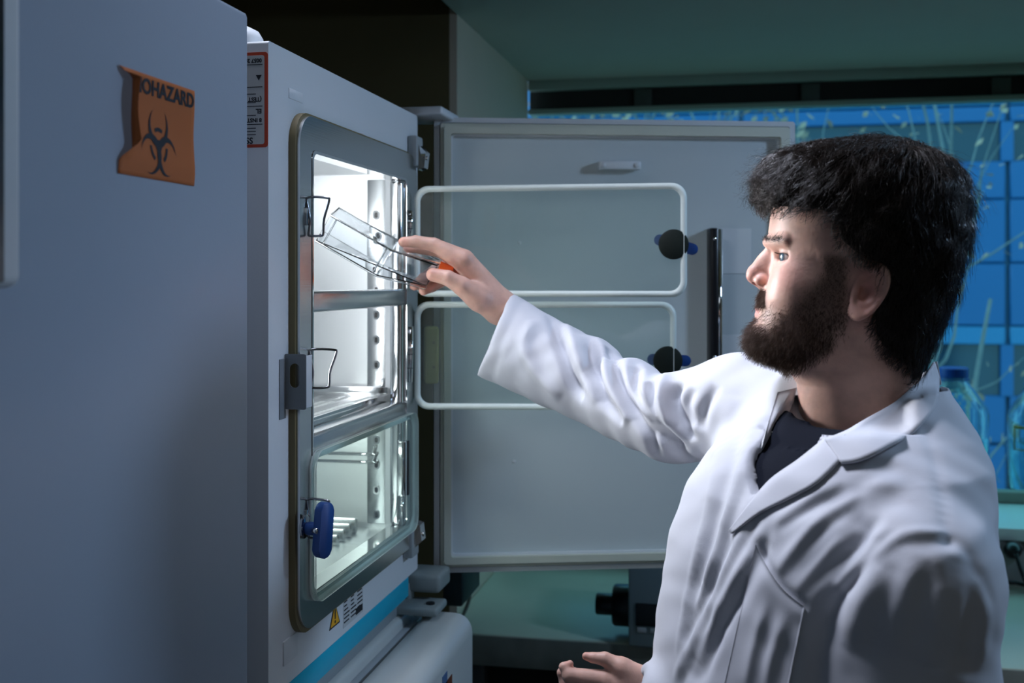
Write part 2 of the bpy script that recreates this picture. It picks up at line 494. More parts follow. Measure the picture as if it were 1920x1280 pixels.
# instrument on the bench, cable, wall box
q = onz(1178, 1212, .742)
ins = empty('bench_instrument', (q.x + .1, q.y + .1, .74), 'grey bench instrument with black side knob and dark front panel', 'instrument')
IG = mat('instrument_grey', (.22, .28, .29), .45)
zi = .742 + (ony(1200, 1072, q.y).z - .742)
box('housing', (q.x, q.y, .742), (q.x + .34, q.y + .28, zi + .03), IG, ins, .006)
a = ony(1192, 1130, q.y); b = ony(1192, 1172, q.y)
box('dark_panel', (a.x, q.y - .004, b.z), (q.x + .32, q.y + .002, a.z), BLACK, ins, .001)
a = ony(1192, 1175, q.y); b = ony(1192, 1184, q.y)
for i in range(5):
    box('button', (a.x + .004 + i * .03, q.y - .004, b.z), (a.x + .024 + i * .03, q.y + .002, a.z), mat('button_pale', (.4, .42, .42), .5), ins, .001)
kz = ony(1150, 1133, q.y + .1).z
lathe('side_knob', [(0, 0), (.046, 0), (.05, .004), (.05, .04), (.046, .046), (.026, .048), (.026, .085), (.024, .088), (0, .088)], BLACK, ins, 24, M=frame((q.x, q.y + .1, kz), (0, 1, 0), (-1, 0, 0)))
wb = ony(855, 1110, YB - .06)
g0 = P(828, 1070, 2.42); g1 = P(866, 1138, 2.42)
tag(box('wall_box', (g0.x, 2.35, g1.z), (g1.x, 2.52, g0.z + .1), mat('box_dark', (.035, .045, .045), .5), None, .004), 'dark grey box behind the lower hinge of the open door', 'box')
tag(tube('grey_cable', smooth_path([P(884, 1060, 2.75), P(883, 1090, 2.75), P(878, 1130, 2.74), P(860, 1168, 2.70), P(848, 1190, 2.66), P(838, 1200, 2.68)], 6), .0045, mat('cable_grey', (.12, .13, .10), .5), None, 8), 'thin grey cable hanging beside the bench under the open door', 'cable')

# ------------------------------------------------------------------ tall cabinet at left with the biohazard sign
XC = -0.5533; YC = 1.1984
cb = empty('upright_cabinet', (-.9, .85, 0), 'white upright laboratory cabinet at the left edge carrying the biohazard sign', 'cabinet')
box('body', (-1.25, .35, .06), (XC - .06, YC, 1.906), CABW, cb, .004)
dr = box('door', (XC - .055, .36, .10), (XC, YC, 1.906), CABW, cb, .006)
hp = onx(28, 300, XC + .035); hb = onx(30, 540, XC + .03).z
hd = box('handle', (XC + .012, hp.y - .09, hb), (XC + .034, hp.y + .012, 1.86), mat('handle_white', (.55, .57, .58), .45), dr, .009, 3)
box('black_insert', (XC + .014, hp.y - .18, hb + .004), (XC + .036, hp.y - .012, 1.86), BLACK, dr, .002)
for z in (hb + .04, 1.80):
    box('handle_mount', (XC, hp.y - .05, z - .02), (XC + .014, hp.y - .02, z + .02), DKGREY, dr, .002)
for z in (.03,):
    for y in (.42, 1.1):
        for x in (-1.18, -.68):
            lathe('foot', [(0, 0), (.02, 0), (.02, .02), (.012, .03), (.012, .06), (0, .06)], DKGREY, cb, 12, M=Matrix.Translation((x, y, 0)))

# biohazard notice: paper pinned on the door, its left side curling away
sg = empty('biohazard_notice', onx(290, 350, XC), 'orange biohazard paper notice with curled torn left edge on the cabinet door', 'sign')
ytr, ztr = onx(362, 180, XC).y, onx(362, 178, XC).z
ybl, zbl = onx(221, 308, XC).y, onx(360, 349, XC).z
yl2 = onx(243, 150, XC).y
ztop = onx(362, 178, XC).z + .004; zbot = onx(362, 349, XC).z
yR = onx(362, 250, XC).y; yL = onx(219, 250, XC).y; yM = onx(262, 250, XC).y
hN = ztop - zbot; wN = yR - yL
V = []; F = []; nj, ni = 24, 20
def pap(s, t):
    """s 0..1 left to right, t 0..1 bottom to top -> point on the curled sheet"""
    y = yL + (yR - yL) * s; z = zbot + (ztop - zbot) * t
    lift = max(0, .17 - s) / .17
    mid = max(0, min(1, (t - .14) / .18)) * max(0, min(1, (.97 - t) / .05))
    k = lift ** 1.3 * mid
    return Vector((XC + .0012 + .013 * k + .0012 * math.sin(9 * t) * (1 - mid * .5), y + .11 * wN * k * (1 + .2 * math.sin(7 * t)), z))
for j in range(nj + 1):
    for i in range(ni + 1): V.append(pap(i / ni, j / nj))
for j in range(nj):
    for i in range(ni):
        a = j * (ni + 1) + i; F.append((a, a + 1, a + ni + 2, a + ni + 1))
n0 = len(V)
V += [v - Vector((.0004, 0, 0)) for v in V[:n0]]
F += [tuple(i + n0 for i in f[::-1]) for f in F]
per = [i for i in range(ni + 1)] + [(j) * (ni + 1) + ni for j in range(1, nj + 1)] + [nj * (ni + 1) + i for i in range(ni - 1, -1, -1)] + [j * (ni + 1) for j in range(nj - 1, 0, -1)]
for k in range(len(per)):
    a, b = per[k], per[(k + 1) % len(per)]; F.append((a, a + n0, b + n0, b))
mesh('paper', V, F, ORANGE, sg, True)
def on_paper(o):
    """lay flat print (made in the y-z plane) onto the sheet"""
    for v in o.data.vertices:
        s = (v.co.y - yL) / wN; t = (v.co.z - zbot) / hN
        k = v.co.x
        if o.name.split('.')[0] != 'lettering':
            s = .5 + (s - .5) * YSC
        q = pap(s, t); v.co = (q.x + .0005 + k, q.y, q.z)
    return o
tz = zbot + hN * .875
on_paper(text('lettering', 'BIOHAZARD', hN * .205, INK, textmat((0, yL + wN * .572, tz), (0, 1, 0), (0, 0, 1)), sg, 'CENTER', .0001, sx=wN * .83 / (hN * .205 * 5.72), bold=.0006))
# symbol: three open horns, a broken inner ring
def arc_piece(name, cx, cz, ro, ri, off, a0, a1, n=26):
    """crescent: between circle ro at (cx, cz) and circle ri shifted by off"""
    V = []; F = []
    for i in range(n + 1):
        a = a0 + (a1 - a0) * i / n
        d = Vector((math.cos(a), math.sin(a)))
        p1 = Vector((cx, cz)) + d * ro
        c2 = Vector((cx, cz)) + Vector(off)
        # ray from first centre to second circle
        oc = Vector((cx, cz)) - c2; bq = oc.dot(d); cq = oc.length_squared - ri * ri
        tt = -bq + math.sqrt(max(0, bq * bq - cq))
        tt = min(tt, ro - .0001)
        p2 = Vector((cx, cz)) + d * tt
        V += [(0, p1.x, p1.y), (0, p2.x, p2.y)]
    for i in range(n): F.append((2*i, 2*i + 2, 2*i + 3, 2*i + 1))
    return on_paper(mesh(name, V, F, INK, sg))
cy, cz = yL + wN * .50, zbot + hN * .335
R = hN * .178; YSC = .46 * wN / (4.04 * R)
for k in range(3):
    a = math.pi / 2 + k * 2 * math.pi / 3
    o2 = Vector((math.cos(a), math.sin(a)))
    c = Vector((cy, cz)) + o2 * R * 1.02
    arc_piece('horn', c.x, c.y, R * 1.12, R * .93, o2 * R * .24, a + math.radians(28), a + math.radians(332), 40)
    arc_piece('ring_segment', cy, cz, R * 1.02, R * .80, (0, 0), a - math.radians(27), a + math.radians(27), 10)
for k in range(3):
    a = -math.pi / 2 + k * 2 * math.pi / 3
    d = Vector((math.cos(a), math.sin(a))); n_ = Vector((-d.y, d.x))
    pts = [Vector((cy, cz)) + d * R * .30 + n_ * R * .12, Vector((cy, cz)) + d * R * .30 - n_ * R * .12, Vector((cy, cz)) + d * R * 1.15 - n_ * R * .22, Vector((cy, cz)) + d * R * 1.15 + n_ * R * .22]
    on_paper(mesh('stem', [(0, p.x, p.y) for p in pts], [(0, 1, 2, 3)], INK, sg))

# ------------------------------------------------------------------ the open incubator
XF = -0.59; Y0, Y1 = 1.335, 2.005; Z0, Z1 = 1.064, 1.905
XP = XF + .014                        # face of the steel inner frame
OY0, OY1, OZ0, OZ1 = 1.447, 1.893, 1.168, 1.779
inc = empty('incubator', (-.9, 1.67, 1.0), 'open white incubator with steel chamber and three small glass inner doors', 'incubator')
MX = Matrix(((0, -1, 0, 0), (1, 0, 0, 0), (0, 0, 1, 0), (0, 0, 0, 1)))    # local x -> world y, local y -> world -x
def fr_outline(y0, y1, z0, z1, r, n=8): return rrect(y1 - y0, z1 - z0, r, n, (y0 + y1) / 2, (z0 + z1) / 2)
# outer shell: five plates so the chamber stays hollow
box('side_panel', (-1.22, Y0, Z0), (XF - .03, Y0 + .03, Z1), GREYP, inc, .002)
box('side_panel', (-1.22, Y1 - .03, Z0), (XF - .03, Y1, Z1), GREYP, inc, .002)
box('top_panel', (-1.22, Y0 + .03, Z1 - .03), (XF - .03, Y1 - .03, Z1), WHITE, inc, .002)
box('base_panel', (-1.22, Y0 + .03, Z0), (XF - .03, Y1 - .03, Z0 + .03), WHITE, inc, .002)
box('rear_panel', (-1.25, Y0, Z0), (-1.22, Y1, Z1), GREYP, inc, .002)
ring('front_panel', fr_outline(Y0, Y1, Z0, Z1, .004, 8), fr_outline(OY0 - .012, OY1 + .012, OZ0 - .012, OZ1 + .012, .012, 8), -XF, -(XF - .03), WHITE, inc, MX)
ring('tan_seal', fr_outline(1.400, 1.958, 1.120, 1.828, .045, 8), fr_outline(OY0 - .01, OY1 + .01, OZ0 - .01, OZ1 + .01, .014, 8), -(XF + .009), -XF, SEALT, inc, MX)
ring('steel_frame', fr_outline(1.405, 1.955, 1.125, 1.824, .044, 8), fr_outline(OY0, OY1, OZ0, OZ1, .012, 8), -XP, -(XF + .009), STEEL, inc, MX)
ring('frame_lip', fr_outline(OY0 + .0005, OY1 - .0005, OZ0 + .0005, OZ1 - .0005, .012, 8), fr_outline(OY0 + .005, OY1 - .005, OZ0 + .005, OZ1 - .005, .012, 8), -(XP + .001), -(XF - .012), CHROME, inc, MX)
for za, zb in ((1.555, 1.585), (1.358, 1.388)):
    o = box('cross_bar', (XF - .02, OY0, za), (XP - .001, OY1, zb), STEEL, inc, .006, 3)
box('door_post', (XF - .012, OY1 - .022, OZ0 + .004), (XP - .003, OY1 - .004, OZ1 - .004), CHROME, inc, .007, 3)
# chamber
CXB = -1.05; CY0, CY1, CZ0, CZ1 = OY0 - .012, OY1 + .022, OZ0 - .012, OZ1 + .010
ch = [((CXB, CY0 - .004, CZ0), (XF - .005, CY0, CZ1)), ((CXB, CY1, CZ0), (XF - .005, CY1 + .004, CZ1)), ((CXB, CY0, CZ0 - .004), (XF - .005, CY1, CZ0)),
      ((CXB, CY0, CZ1), (XF - .005, CY1, CZ1 + .004)), ((CXB - .004, CY0, CZ0), (CXB, CY1, CZ1))]
for nm, (lo, hi) in zip(('chamber_wall', 'chamber_wall', 'chamber_floor', 'chamber_roof', 'chamber_back'), ch):
    box(nm, lo, hi, STEEL2, inc, 0)
# shelf rails with slots on the far side wall
for yy, sgn in ((CY1, -1), (CY0, 1)):
    for x in (-.637, -.95):
        a, b = sorted((yy, yy + sgn * .008))
        rl = box('shelf_rail', (x - .018, a, CZ0 + .01), (x + .018, b, CZ1 - .01), STEEL, inc, .002)
        if sgn < 0:
            for k in range(13):
                z = 1.182 + k * .0445
                ring('slot_rim', rrect(.012, .016, .0055, 4, x, z), rrect(.006, .010, .0029, 4, x, z), yy - .0095, yy - .0078, CHROME, rl)
                plate('slot', rrect(.0062, .0102, .003, 4, x, z), yy - .0090, yy - .0082, BLACK, rl)
# bright shelf and its perforated tray
def tray(z):
    nx, ny = 24, 26
    x0, x1, y0, y1 = CXB + .01, XF - .022, CY0 + .014, CY1 - .02
    V = []; F = []
    dx, dy = (x1 - x0) / nx, (y1 - y0) / ny
    for i in range(nx):
        for j in range(ny):
            X, Y = x0 + i * dx, y0 + j * dy
            o = len(V)
            sx = dx * (.22 if (i % 3) else .5); sy = dy * .2
            V += [(X, Y, z), (X + dx, Y, z), (X + dx, Y + dy, z), (X, Y + dy, z)]
            if i % 3 == 0 or j in (0, ny - 1):
                F.append((o, o + 1, o + 2, o + 3)); continue
            V += [(X + sx, Y + sy, z + .0005), (X + dx - sx, Y + sy, z + .0005), (X + dx - sx, Y + dy - sy, z + .0005), (X + sx, Y + dy - sy, z + .0005)]
            F += [(o, o + 1, o + 5, o + 4), (o + 1, o + 2, o + 6, o + 5), (o + 2, o + 3, o + 7, o + 6), (o + 3, o, o + 4, o + 7)]
    t = mesh('shelf', V, F, STEEL, inc); tag(t, 'perforated steel shelf')
    box('shelf_lip', (x1, y0, z - .012), (x1 + .004, y1, z + .006), CHROME, t, .001)
    box('shelf_lip', (x0, y1, z - .012), (x1, y1 + .003, z + .016), CHROME, t, .001)
    tube('shelf_rod', [(x0, y1 + .010, z + .012), (x1 - .02, y1 + .010, z + .012), (x1 - .012, y1 + .010, z + .02), (x1 - .012, y1 + .010, z + .03)], .0035, CHROME, t, 8)
    return t
tray(1.395)
# wire rail in the bottom compartment and stacked bars on its floor
for dz in (0, .014):
    tube('wire_rail', smooth_path([(CXB + .05, CY1 - .012, 1.276 + dz), (-.665, CY1 - .012, 1.276 + dz), (-.644, CY1 - .012, 1.278 + dz), (-.638, CY1 - .012, 1.292 + dz)], 4), .003, CHROME, inc, 8)
for k in range(5):
    box('floor_rib', (CXB + .05, CY1 - .05 - .03 * k, CZ0), (-.66, CY1 - .04 - .03 * k, CZ0 + .028 - .003 * k), STEEL, inc, .004)

# front details: catch, vents, latch covers, printed plates
p = onx(680, 260, XF)
cth = box('door_catch', (XF - .001, p.y - .018, p.z - .006), (XF + .008, p.y + .018, p.z + .007), WHITE2, inc, .002)
box('catch_roller', (XF + .004, p.y + .000, p.z - .009), (XF + .012, p.y + .012, p.z + .001), mat('catch_amber', (.5, .36, .08), .4), cth, .002)
for (u, v, zz) in ((770, 285, 1), (762, 1012, -1)):
    p = onx(u, v, XF)
    h_ = box('hinge_cover', (XF, p.y - .022, p.z - .028), (XP + .004, p.y + .02, p.z + .028), mat('hinge_cover_grey', (.34, .37, .38), .4), inc, .004)
    V = [(XP + .004, p.y - .012, p.z + .012 * zz), (XP + .018, p.y - .012, p.z - .002 * zz), (XP + .014, p.y - .010, p.z - .03 * zz), (XP + .004, p.y - .012, p.z - .034 * zz)]
    V += [(a, b + .026, c) for a, b, c in V]
    F = [(0, 1, 2, 3), (7, 6, 5, 4), (0, 4, 5, 1), (1, 5, 6, 2), (2, 6, 7, 3), (3, 7, 4, 0)]
    mesh('hinge_clip', V, F, CHROME, h_)
    lathe('screw', [(0, 0), (.004, 0), (.004, .002), (.002, .003), (0, .003)], CHROME, h_, 12, M=frame((XP + .0165, p.y + .001, p.z - .012 * zz), (0, 1, 0), (1, 0, 0)))
pA, pB = onx(541, 170, XF), onx(567, 194, XF)
box('access_cover', (XF - .002, pA.y, pB.z), (XF + .0012, pB.y, pA.z + .004), WHITE, inc, .0006)
pA, pB = onx(530, 1212, XF), onx(556, 1222, XF)
box('cover_plate', (XF - .002, pA.y, pB.z - .004), (XF + .0022, pB.y, pA.z + .006), WHITE2, inc, .001)
# warning triangle
pt, pb0, pb1 = onx(628, 1126, XF), onx(617, 1182, XF), onx(637, 1166, XF)
zc_ = (pb0.z + pb1.z) / 2
def tri(y0, y1, zb, zt, k): 
    c = ((y0 + y1) / 2, zb + (zt - zb) / 3)
    return [(c[0] + (a - c[0]) * k, c[1] + (b - c[1]) * k) for a, b in ((y0, zb), (y1, zb), ((y0 + y1) / 2, zt))]
wt = plate('warning_triangle', tri(pb0.y, pb1.y, zc_, pt.z, 1), -(XF + .0006), -XF, INK, inc, MX)
plate('triangle_fill', tri(pb0.y, pb1.y, zc_, pt.z, .8), -(XF + .0010), -(XF + .0005), YELLOW, wt, MX)
tcy = (pb0.y + pb1.y) / 2; th_ = pt.z - zc_
plate('exclamation_bar', [(tcy - .0016, zc_ + th_ * .30), (tcy + .0016, zc_ + th_ * .30), (tcy + .0022, zc_ + th_ * .68), (tcy - .0022, zc_ + th_ * .68)], -(XF + .0014), -(XF + .0009), INK, wt, MX)
plate('exclamation_dot', rrect(.0044, .0044, .0021, 3, tcy, zc_ + th_ * .19), -(XF + .0014), -(XF + .0009), INK, wt, MX)
# rating plate with its rows of fine print
pA, pB = onx(643, 1110, XF), onx(680, 1088, XF)
pz0, pz1 = onx(641, 1180, XF).z, onx(641, 1104, XF).z
rp = box('rating_plate', (XF - .001, pA.y, pz0), (XF + .0006, pB.y, pz1), mat('plate_silver', (.55, .57, .58), .5), inc, 0)
rr_ = random.Random(4)
for c_ in range(3):
    for k in range(9):
        z = pz1 - .004 - k * (pz1 - pz0 - .006) / 9
        yy = pA.y + .003 + c_ * (pB.y - pA.y) / 3; l_ = (pB.y - pA.y) / 3 * rr_.uniform(.4, .85)
        box('print_line', (XF, yy, z - .0013), (XF + .0009, yy + l_, z + .0008), INK, rp, 0)
box('barcode', (XF, pA.y + .62 * (pB.y - pA.y), pz0 + .004), (XF + .0010, pB.y - .003, pz0 + .014), INK, rp, 0)
# upside-down inspection label on the near side wall
YS = Y0 - .0006
a = ony(505, 97, YS); b = ony(490, 276, YS)
lw = .075
lb = plate('inspection_label', rrect(lw, a.z - b.z, .004, 4, a.x - lw / 2 - .002, (a.z + b.z) / 2), YS - .0003, YS + .0006, REDINK, inc)
xl, xr = a.x - lw, a.x - .006
plate('label_face', rrect(lw - .009, a.z - b.z - .008, .003, 4, a.x - lw / 2 - .002, (a.z + b.z) / 2), YS - .0008, YS - .0002, PAPER, lb)
for s_, v_, sz in (('SS', 264, .011), ('(TEST T', 186, .0075), ('0057 200', 113, .007), ('EL', 208, .008), ('8 INST', 225, .007)):
    z_ = ony(490, v_, YS).z
    text('lettering', s_, sz, INK, textmat((xr - .004, YS - .0009, z_), (-1, 0, 0), (0, 0, -1)) if s_ != 'SS' else textmat((xr - .026, YS - .0009, z_), (1, 0, 0), (0, 0, 1)), lb, 'LEFT', .0001, bold=.0003)
for v_ in (121, 163, 176, 192, 199, 216, 233, 240, 246, 252):
    z_ = ony(490, v_, YS).z
    box('print_line', (xl + .012, YS - .0010, z_ - .0005), (xr - (.003 if v_ % 2 else .012), YS - .0007, z_ + .0005), INK, lb, 0)
z_ = ony(490, 145, YS).z
plate('print_triangle', [(xr - .004, z_ + .003), (xr - .012, z_ + .003), (xr - .008, z_ - .004)], YS - .0010, YS - .0007, INK, lb)
# corner cap on top and cyan stripe under the front
lathe('corner_cap', [(0, 0), (.03, 0), (.03, .012), (.024, .022), (.012, .028), (0, .029)], WHITE, inc, 24, M=Matrix.Translation((XF - .055, Y0 + .035, Z1 - .001)))
box('cyan_stripe', (XF - .02, Y0, Z0 - .034), (XF + .001, Y1 - .06, Z0), CYAN, inc, .001)
box('plinth', (-1.22, Y0 + .01, Z0 - .034), (XF - .021, Y1 - .01, Z0), DKGREY, inc, 0)

# keeper loops of wire on the near rail
def keeper(z, y=1.428, lean=0):
    k = box('keeper_block', (XP - .001, y - .005, z - .012), (XP + .003, y + .005, z + .012), STEEL, inc, .001)
    pts = [(0, .026), (.026, .025), (.029, .020), (.022, -.004), (.021, -.022), (.018, -.026), (.002, -.026), (0, -.022), (.002, -.004), (-.002, .018)]
    tube('wire_loop', smooth_path([(XP + .003 + a, y + lean * a, z + b) for a, b in pts], 4, True), .0017, DCHROME, k, 8, True)
    return k
keeper(onx(568, 405, XP).z)
keeper(onx(575, 692, XP).z, 1.438, .6)
keeper(onx(566, 976, XP).z)
# lock bracket on the front at mid height
p0, p1 = onx(524, 668, XF), onx(524, 768, XF)
yb = 1.388; zb0, zb1 = P(540, 768, 1.47).z, P(540, 664, 1.47).z
n_ = 10
bk = ring('lock_bracket', rrect(.030, zb1 - zb0, .002, n_, XF + .015, (zb0 + zb1) / 2), rrect(.014, .032, .007, n_, XF + .014, (zb0 + zb1) / 2 + .008), yb - .0015, yb, GREYP, inc)
box('bracket_flange', (XF, yb - .02, zb0 - .012), (XF + .0015, yb, zb1 - .006), GREYP, bk, .0005)
box('bracket_return', (XF + .0285, yb, zb0 + .002), (XF + .030, yb + .02, zb1 - .002), WHITE2, bk, .0005)

# inner glass doors
def glass_door(name_label, org, xd, w_, z0, z1, thick=.006, latch=None, seal_flip=1, pane=PANE):
    M = frame((org[0], org[1], 0), xd, (0, 0, 1))
    g = plate('glass_door', rrect(w_, z1 - z0, .026, 8, w_ / 2, (z0 + z1) / 2), 0, thick, pane, inc, M)
    if name_label: tag(g, name_label)
    ro = rrect(w_, z1 - z0, .026, 8, w_ / 2, (z0 + z1) / 2)
    ri = rrect(w_ - .022, z1 - z0 - .022, .018, 8, w_ / 2, (z0 + z1) / 2)
    rm = rrect(w_ - .010, z1 - z0 - .010, .023, 8, w_ / 2, (z0 + z1) / 2)
    # seal with a raised bead
    V = []; F = []; n = len(ro)
    for ol, t in ((ro, thick + .001), (ro, -.002), (rm, -.007), (ri, -.002), (ri, -.0004)):
        V += [(x, t, z) for x, z in ol]
    for r_ in range(4):
        for i in range(n):
            j = (i + 1) % n; F.append((r_*n + i, r_*n + j, (r_+1)*n + j, (r_+1)*n + i))
    mesh('seal', V, F, SEAL, g, True, M)
    return g, M
HG = 1.930
d1o = P(777, 450, 2.0); a1 = math.radians(3.0)
def wd(u, org, ang):
    n = (-math.sin(ang), math.cos(ang), 0)
    q = hit(u, 500, (org.x, org.y, 0), n); return (Vector((q.x, q.y)) - Vector((org.x, org.y))).length
def lowlatch(g, M, x, z, tilt, side=1):
    """twist latch: dark disc on the inner side, blue winged knob on the outer side"""
    lathe('latch_disc', [(0, 0), (.026, 0), (.026, .004), (.023, .006), (0, .006)], mat('latch_dark', (.012, .018, .015), .6, spec=.2), g, 32, M=M @ frame((x, -.0005, z), (1, 0, 0), (0, -1, 0)))
    kb = Matrix.Translation((x + .004, .016, z)) @ Matrix.Rotation(tilt, 4, 'Y')
    o = plate('latch_knob', rrect(.078, .020, .0098, 5), -.005, .005, BLUE, g, M @ kb, .0012)
    lathe('latch_stem', [(0, 0), (.009, 0), (.009, .012), (0, .012)], BLUE, g, 16, M=M @ frame((x, .004, z), (1, 0, 0), (0, 1, 0)))
w1 = wd(1288, d1o, a1)
g1, M1 = glass_door('upper glass inner door swung open', d1o, (math.cos(a1), math.sin(a1), 0), w1, P(777, 556, 2.0).z, P(777, 349, 2.0).z)
def loc_on(u, v, org, ang, Mx):
    q = hit(u, v, (org.x, org.y, 0), (-math.sin(ang), math.cos(ang), 0)); l = Mx.inverted() @ q; return l.x, l.z
x_, z_ = loc_on(1263, 458, d1o, a1, M1); lowlatch(g1, M1, x_, z_, math.radians(16))
d2o = P(777, 650, 2.01); a2 = math.radians(9.5)
w2 = wd(1268, d2o, a2)
g2, M2 = glass_door('middle glass inner door swung open', d2o, (math.cos(a2), math.sin(a2), 0), w2, P(777, 767, 2.01).z, P(777, 565, 2.01).z)
x_, z_ = loc_on(1252, 676, d2o, a2, M2); lowlatch(g2, M2, x_, z_, math.radians(2))
# closed third door lies against the frame; local x runs toward -y
d3o = Vector((XP + .004, 1.928, 0))
g3, M3 = glass_door('lower glass inner door, closed', d3o, (0, -1, 0), .492, 1.158, 1.366, latch=1, pane=PANE3)
# its hinge: black and chrome bar; its blue winged knob
p = onx(757, 875, XP + .008); zt_, zb_ = onx(757, 824, XP + .008).z, onx(757, 928, XP + .008).z
box('hinge_bar', (XP - .001, p.y - .014, zb_), (XP + .016, p.y + .006, zt_), CHROME, g3, .003)
box('hinge_insert', (XP + .0155, p.y - .006, zb_ + .001), (XP + .0175, p.y + .004, zt_ - .001), BLACK, g3, .0008)
for z in (zt_ - .006, zb_ + .012):
    lathe('screw', [(0, 0), (.003, 0), (.003, .002), (0, .003)], CHROME, g3, 10, M=frame((XP - .001, p.y + .016, z), (0, 1, 0), (1, 0, 0)))
tube('hinge_pin', [(XP + .006, p.y - .002, zb_ - .05), (XP + .006, p.y - .002, zb_)], .003, CHROME, g3, 10)
kc = P(606, 993, 1.485); 
kM = frame(kc, (0, 1, 0), (0, 0, 1))
o = plate('latch_knob', rrect(.022, .074, .0108, 5), -.007, .007, BLUE, g3, Matrix.Translation(kc) @ Matrix.Rotation(math.radians(62), 4, 'Z') @ Matrix.Rotation(math.radians(5), 4, 'Y'), .0015)
tag(o, 'blue winged knob')
pg = P(566, 985, 1.50)
lathe('latch_stem', [(0, 0), (.007, 0), (.009, .006), (.009, .016), (.012, .018), (.012, .024), (.006, .026), (.006, .03), (0, .03)], BLUE, g3, 20, M=frame(Vector((XP + .005, kc.y + .004, kc.z)), (0, 1, 0), (1, 0, 0)))
lathe('latch_disc', [(0, 0), (.016, 0), (.016, .003), (.013, .005), (0, .005)], DCHROME, g3, 24, M=frame(Vector((XP + .003, kc.y + .006, kc.z + .002)), (0, 1, 0), (1, 0, 0)))
tube('latch_axle', [Vector((XP + .02, kc.y - .004, kc.z)), Vector((XP + .03, kc.y - .010, kc.z))], .004, CHROME, g3, 10)
# hinge barrels of the open doors
for v0, v1 in ((395, 440), (612, 716)):
    a = P(770, v0, 1.985); b = P(768, v1, 1.985)
    hb_ = tube('hinge_barrel', [a, b], .0056, CHROME, inc, 14)
    for t in (.25, .5, .75):
        q = a.lerp(b, t); tube('barrel_joint', [q - Vector((0, 0, .0006)), q + Vector((0, 0, .0006))], .0059, DCHROME, hb_, 14)

# outer door, swung wide open: inner face toward the camera
do = P(814, 640, 2.14); ad = math.radians(16.5)
wdo = wd(1492, do, ad)
MD = frame((do.x, do.y, 0), (math.cos(ad), math.sin(ad), 0), (0, 0, 1))
def dl(u, v):
    q = hit(u, v, (do.x, do.y, 0), (-math.sin(ad), math.cos(ad), 0)); l = MD.inverted() @ q; return l.x, l.z
dz0, dz1 = P(814, 1075, 2.14).z, P(814, 219, 2.14).z
od = plate('outer_door', rrect(wdo, dz1 - dz0, .008, 4, wdo / 2, (dz0 + dz1) / 2), .012, .062, WHITE2, inc, MD, .003)
tag(od, 'thick white outer door swung wide open')
def dring(nm, i0, i1, t0, t1, m_):
    return ring(nm, rrect(wdo - 2 * i0, dz1 - dz0 - 2 * i0, .006, 4, wdo / 2, (dz0 + dz1) / 2), rrect(wdo - 2 * i1, dz1 - dz0 - 2 * i1, .005, 4, wdo / 2, (dz0 + dz1) / 2), t0, t1, m_, od, MD)
dring('door_rim', 0, .010, .004, .012, WHITE2)
dring('gasket', .012, .018, -.002, .012, GASK)
dring('gasket', .0185, .032, -.010, .012, GASK)
dring('inner_edge', .032, .036, .000, .012, WHITE)
plate('inner_panel', rrect(wdo - .072, dz1 - dz0 - .072, .004, 4, wdo / 2, (dz0 + dz1) / 2), .008, .012, mat('door_liner', (.56, .62, .64), .34), od, MD)
x0_, z0_ = dl(1122, 318); x1_, z1_ = dl(1200, 303)
cb_ = box('magnet_catch', (x0_, -.012, z0_), (x1_, .009, z1_), WHITE, od, .003, 2, MD)
for x in (x0_ + .008, x1_ - .008):
    lathe('screw', [(0, 0), (.005, 0), (.005, .002), (.003, .003), (0, .003)], WHITE2, od, 14, M=MD @ frame((x, -.012, (z0_ + z1_) / 2), (1, 0, 0), (0, -1, 0)))
# glossy black upright bar with its chrome half
x0_, zt_ = dl(1327, 428); x1_, zb_ = dl(1340, 760)
box('black_bar', (x0_, -.020, zb_), (x0_ + .016, .009, zt_), BLACK, od, .003, 2, MD)
V, F = sweep([(x0_ + .020, -.010, zb_), (x0_ + .020, -.010, zt_ - .002)], .007, 20)
mesh('chrome_bar', V, F, CHROME, od, True, MD)
for v in (448, 668):
    _, z = dl(1335, v)
    lathe('screw', [(0, 0), (.0035, 0), (.0035, .001), (.0015, .0022), (0, .0022)], CHROME, od, 12, M=MD @ frame((x0_ + .008, -.020, z), (1, 0, 0), (0, -1, 0)))
PALEP = mat('pale_plastic', (.68, .72, .74), .3)  # thin pale plates right of the upright bar
for (ua, va, ub, vb) in ((1353, 428, 1411, 513), (1353, 628, 1402, 720)):
    xa, za = dl(ua, va); xb, zb = dl(ub, vb)
    box('pale_plate', (xa, .0070, zb), (xb, .0082, za), PALEP, od, .0004, 1, MD)
for (u, v) in ((975, 455), (965, 866)):
    x, z = dl(u, v); lathe('rivet', [(0, 0), (.0035, 0), (.003, .002), (0, .003)], WHITE, od, 12, M=MD @ frame((x, .008, z), (1, 0, 0), (0, -1, 0)))
x0_, zt_ = dl(787, 611); x1_, zb_ = dl(822, 716)
sw = box('door_switch', (x0_ + .008, -.040, zb_), (x0_ + .036, .004, zt_), mat('olive_plastic', (.40, .38, .12), .45), od, .006, 3, MD)
for v in (640, 685):
    _, z = dl(800, v); lathe('screw', [(0, 0), (.003, 0), (.003, .0015), (0, .002)], OLIVE, od, 10, M=MD @ frame((x0_ + .026, -.040, z), (1, 0, 0), (0, -1, 0)))
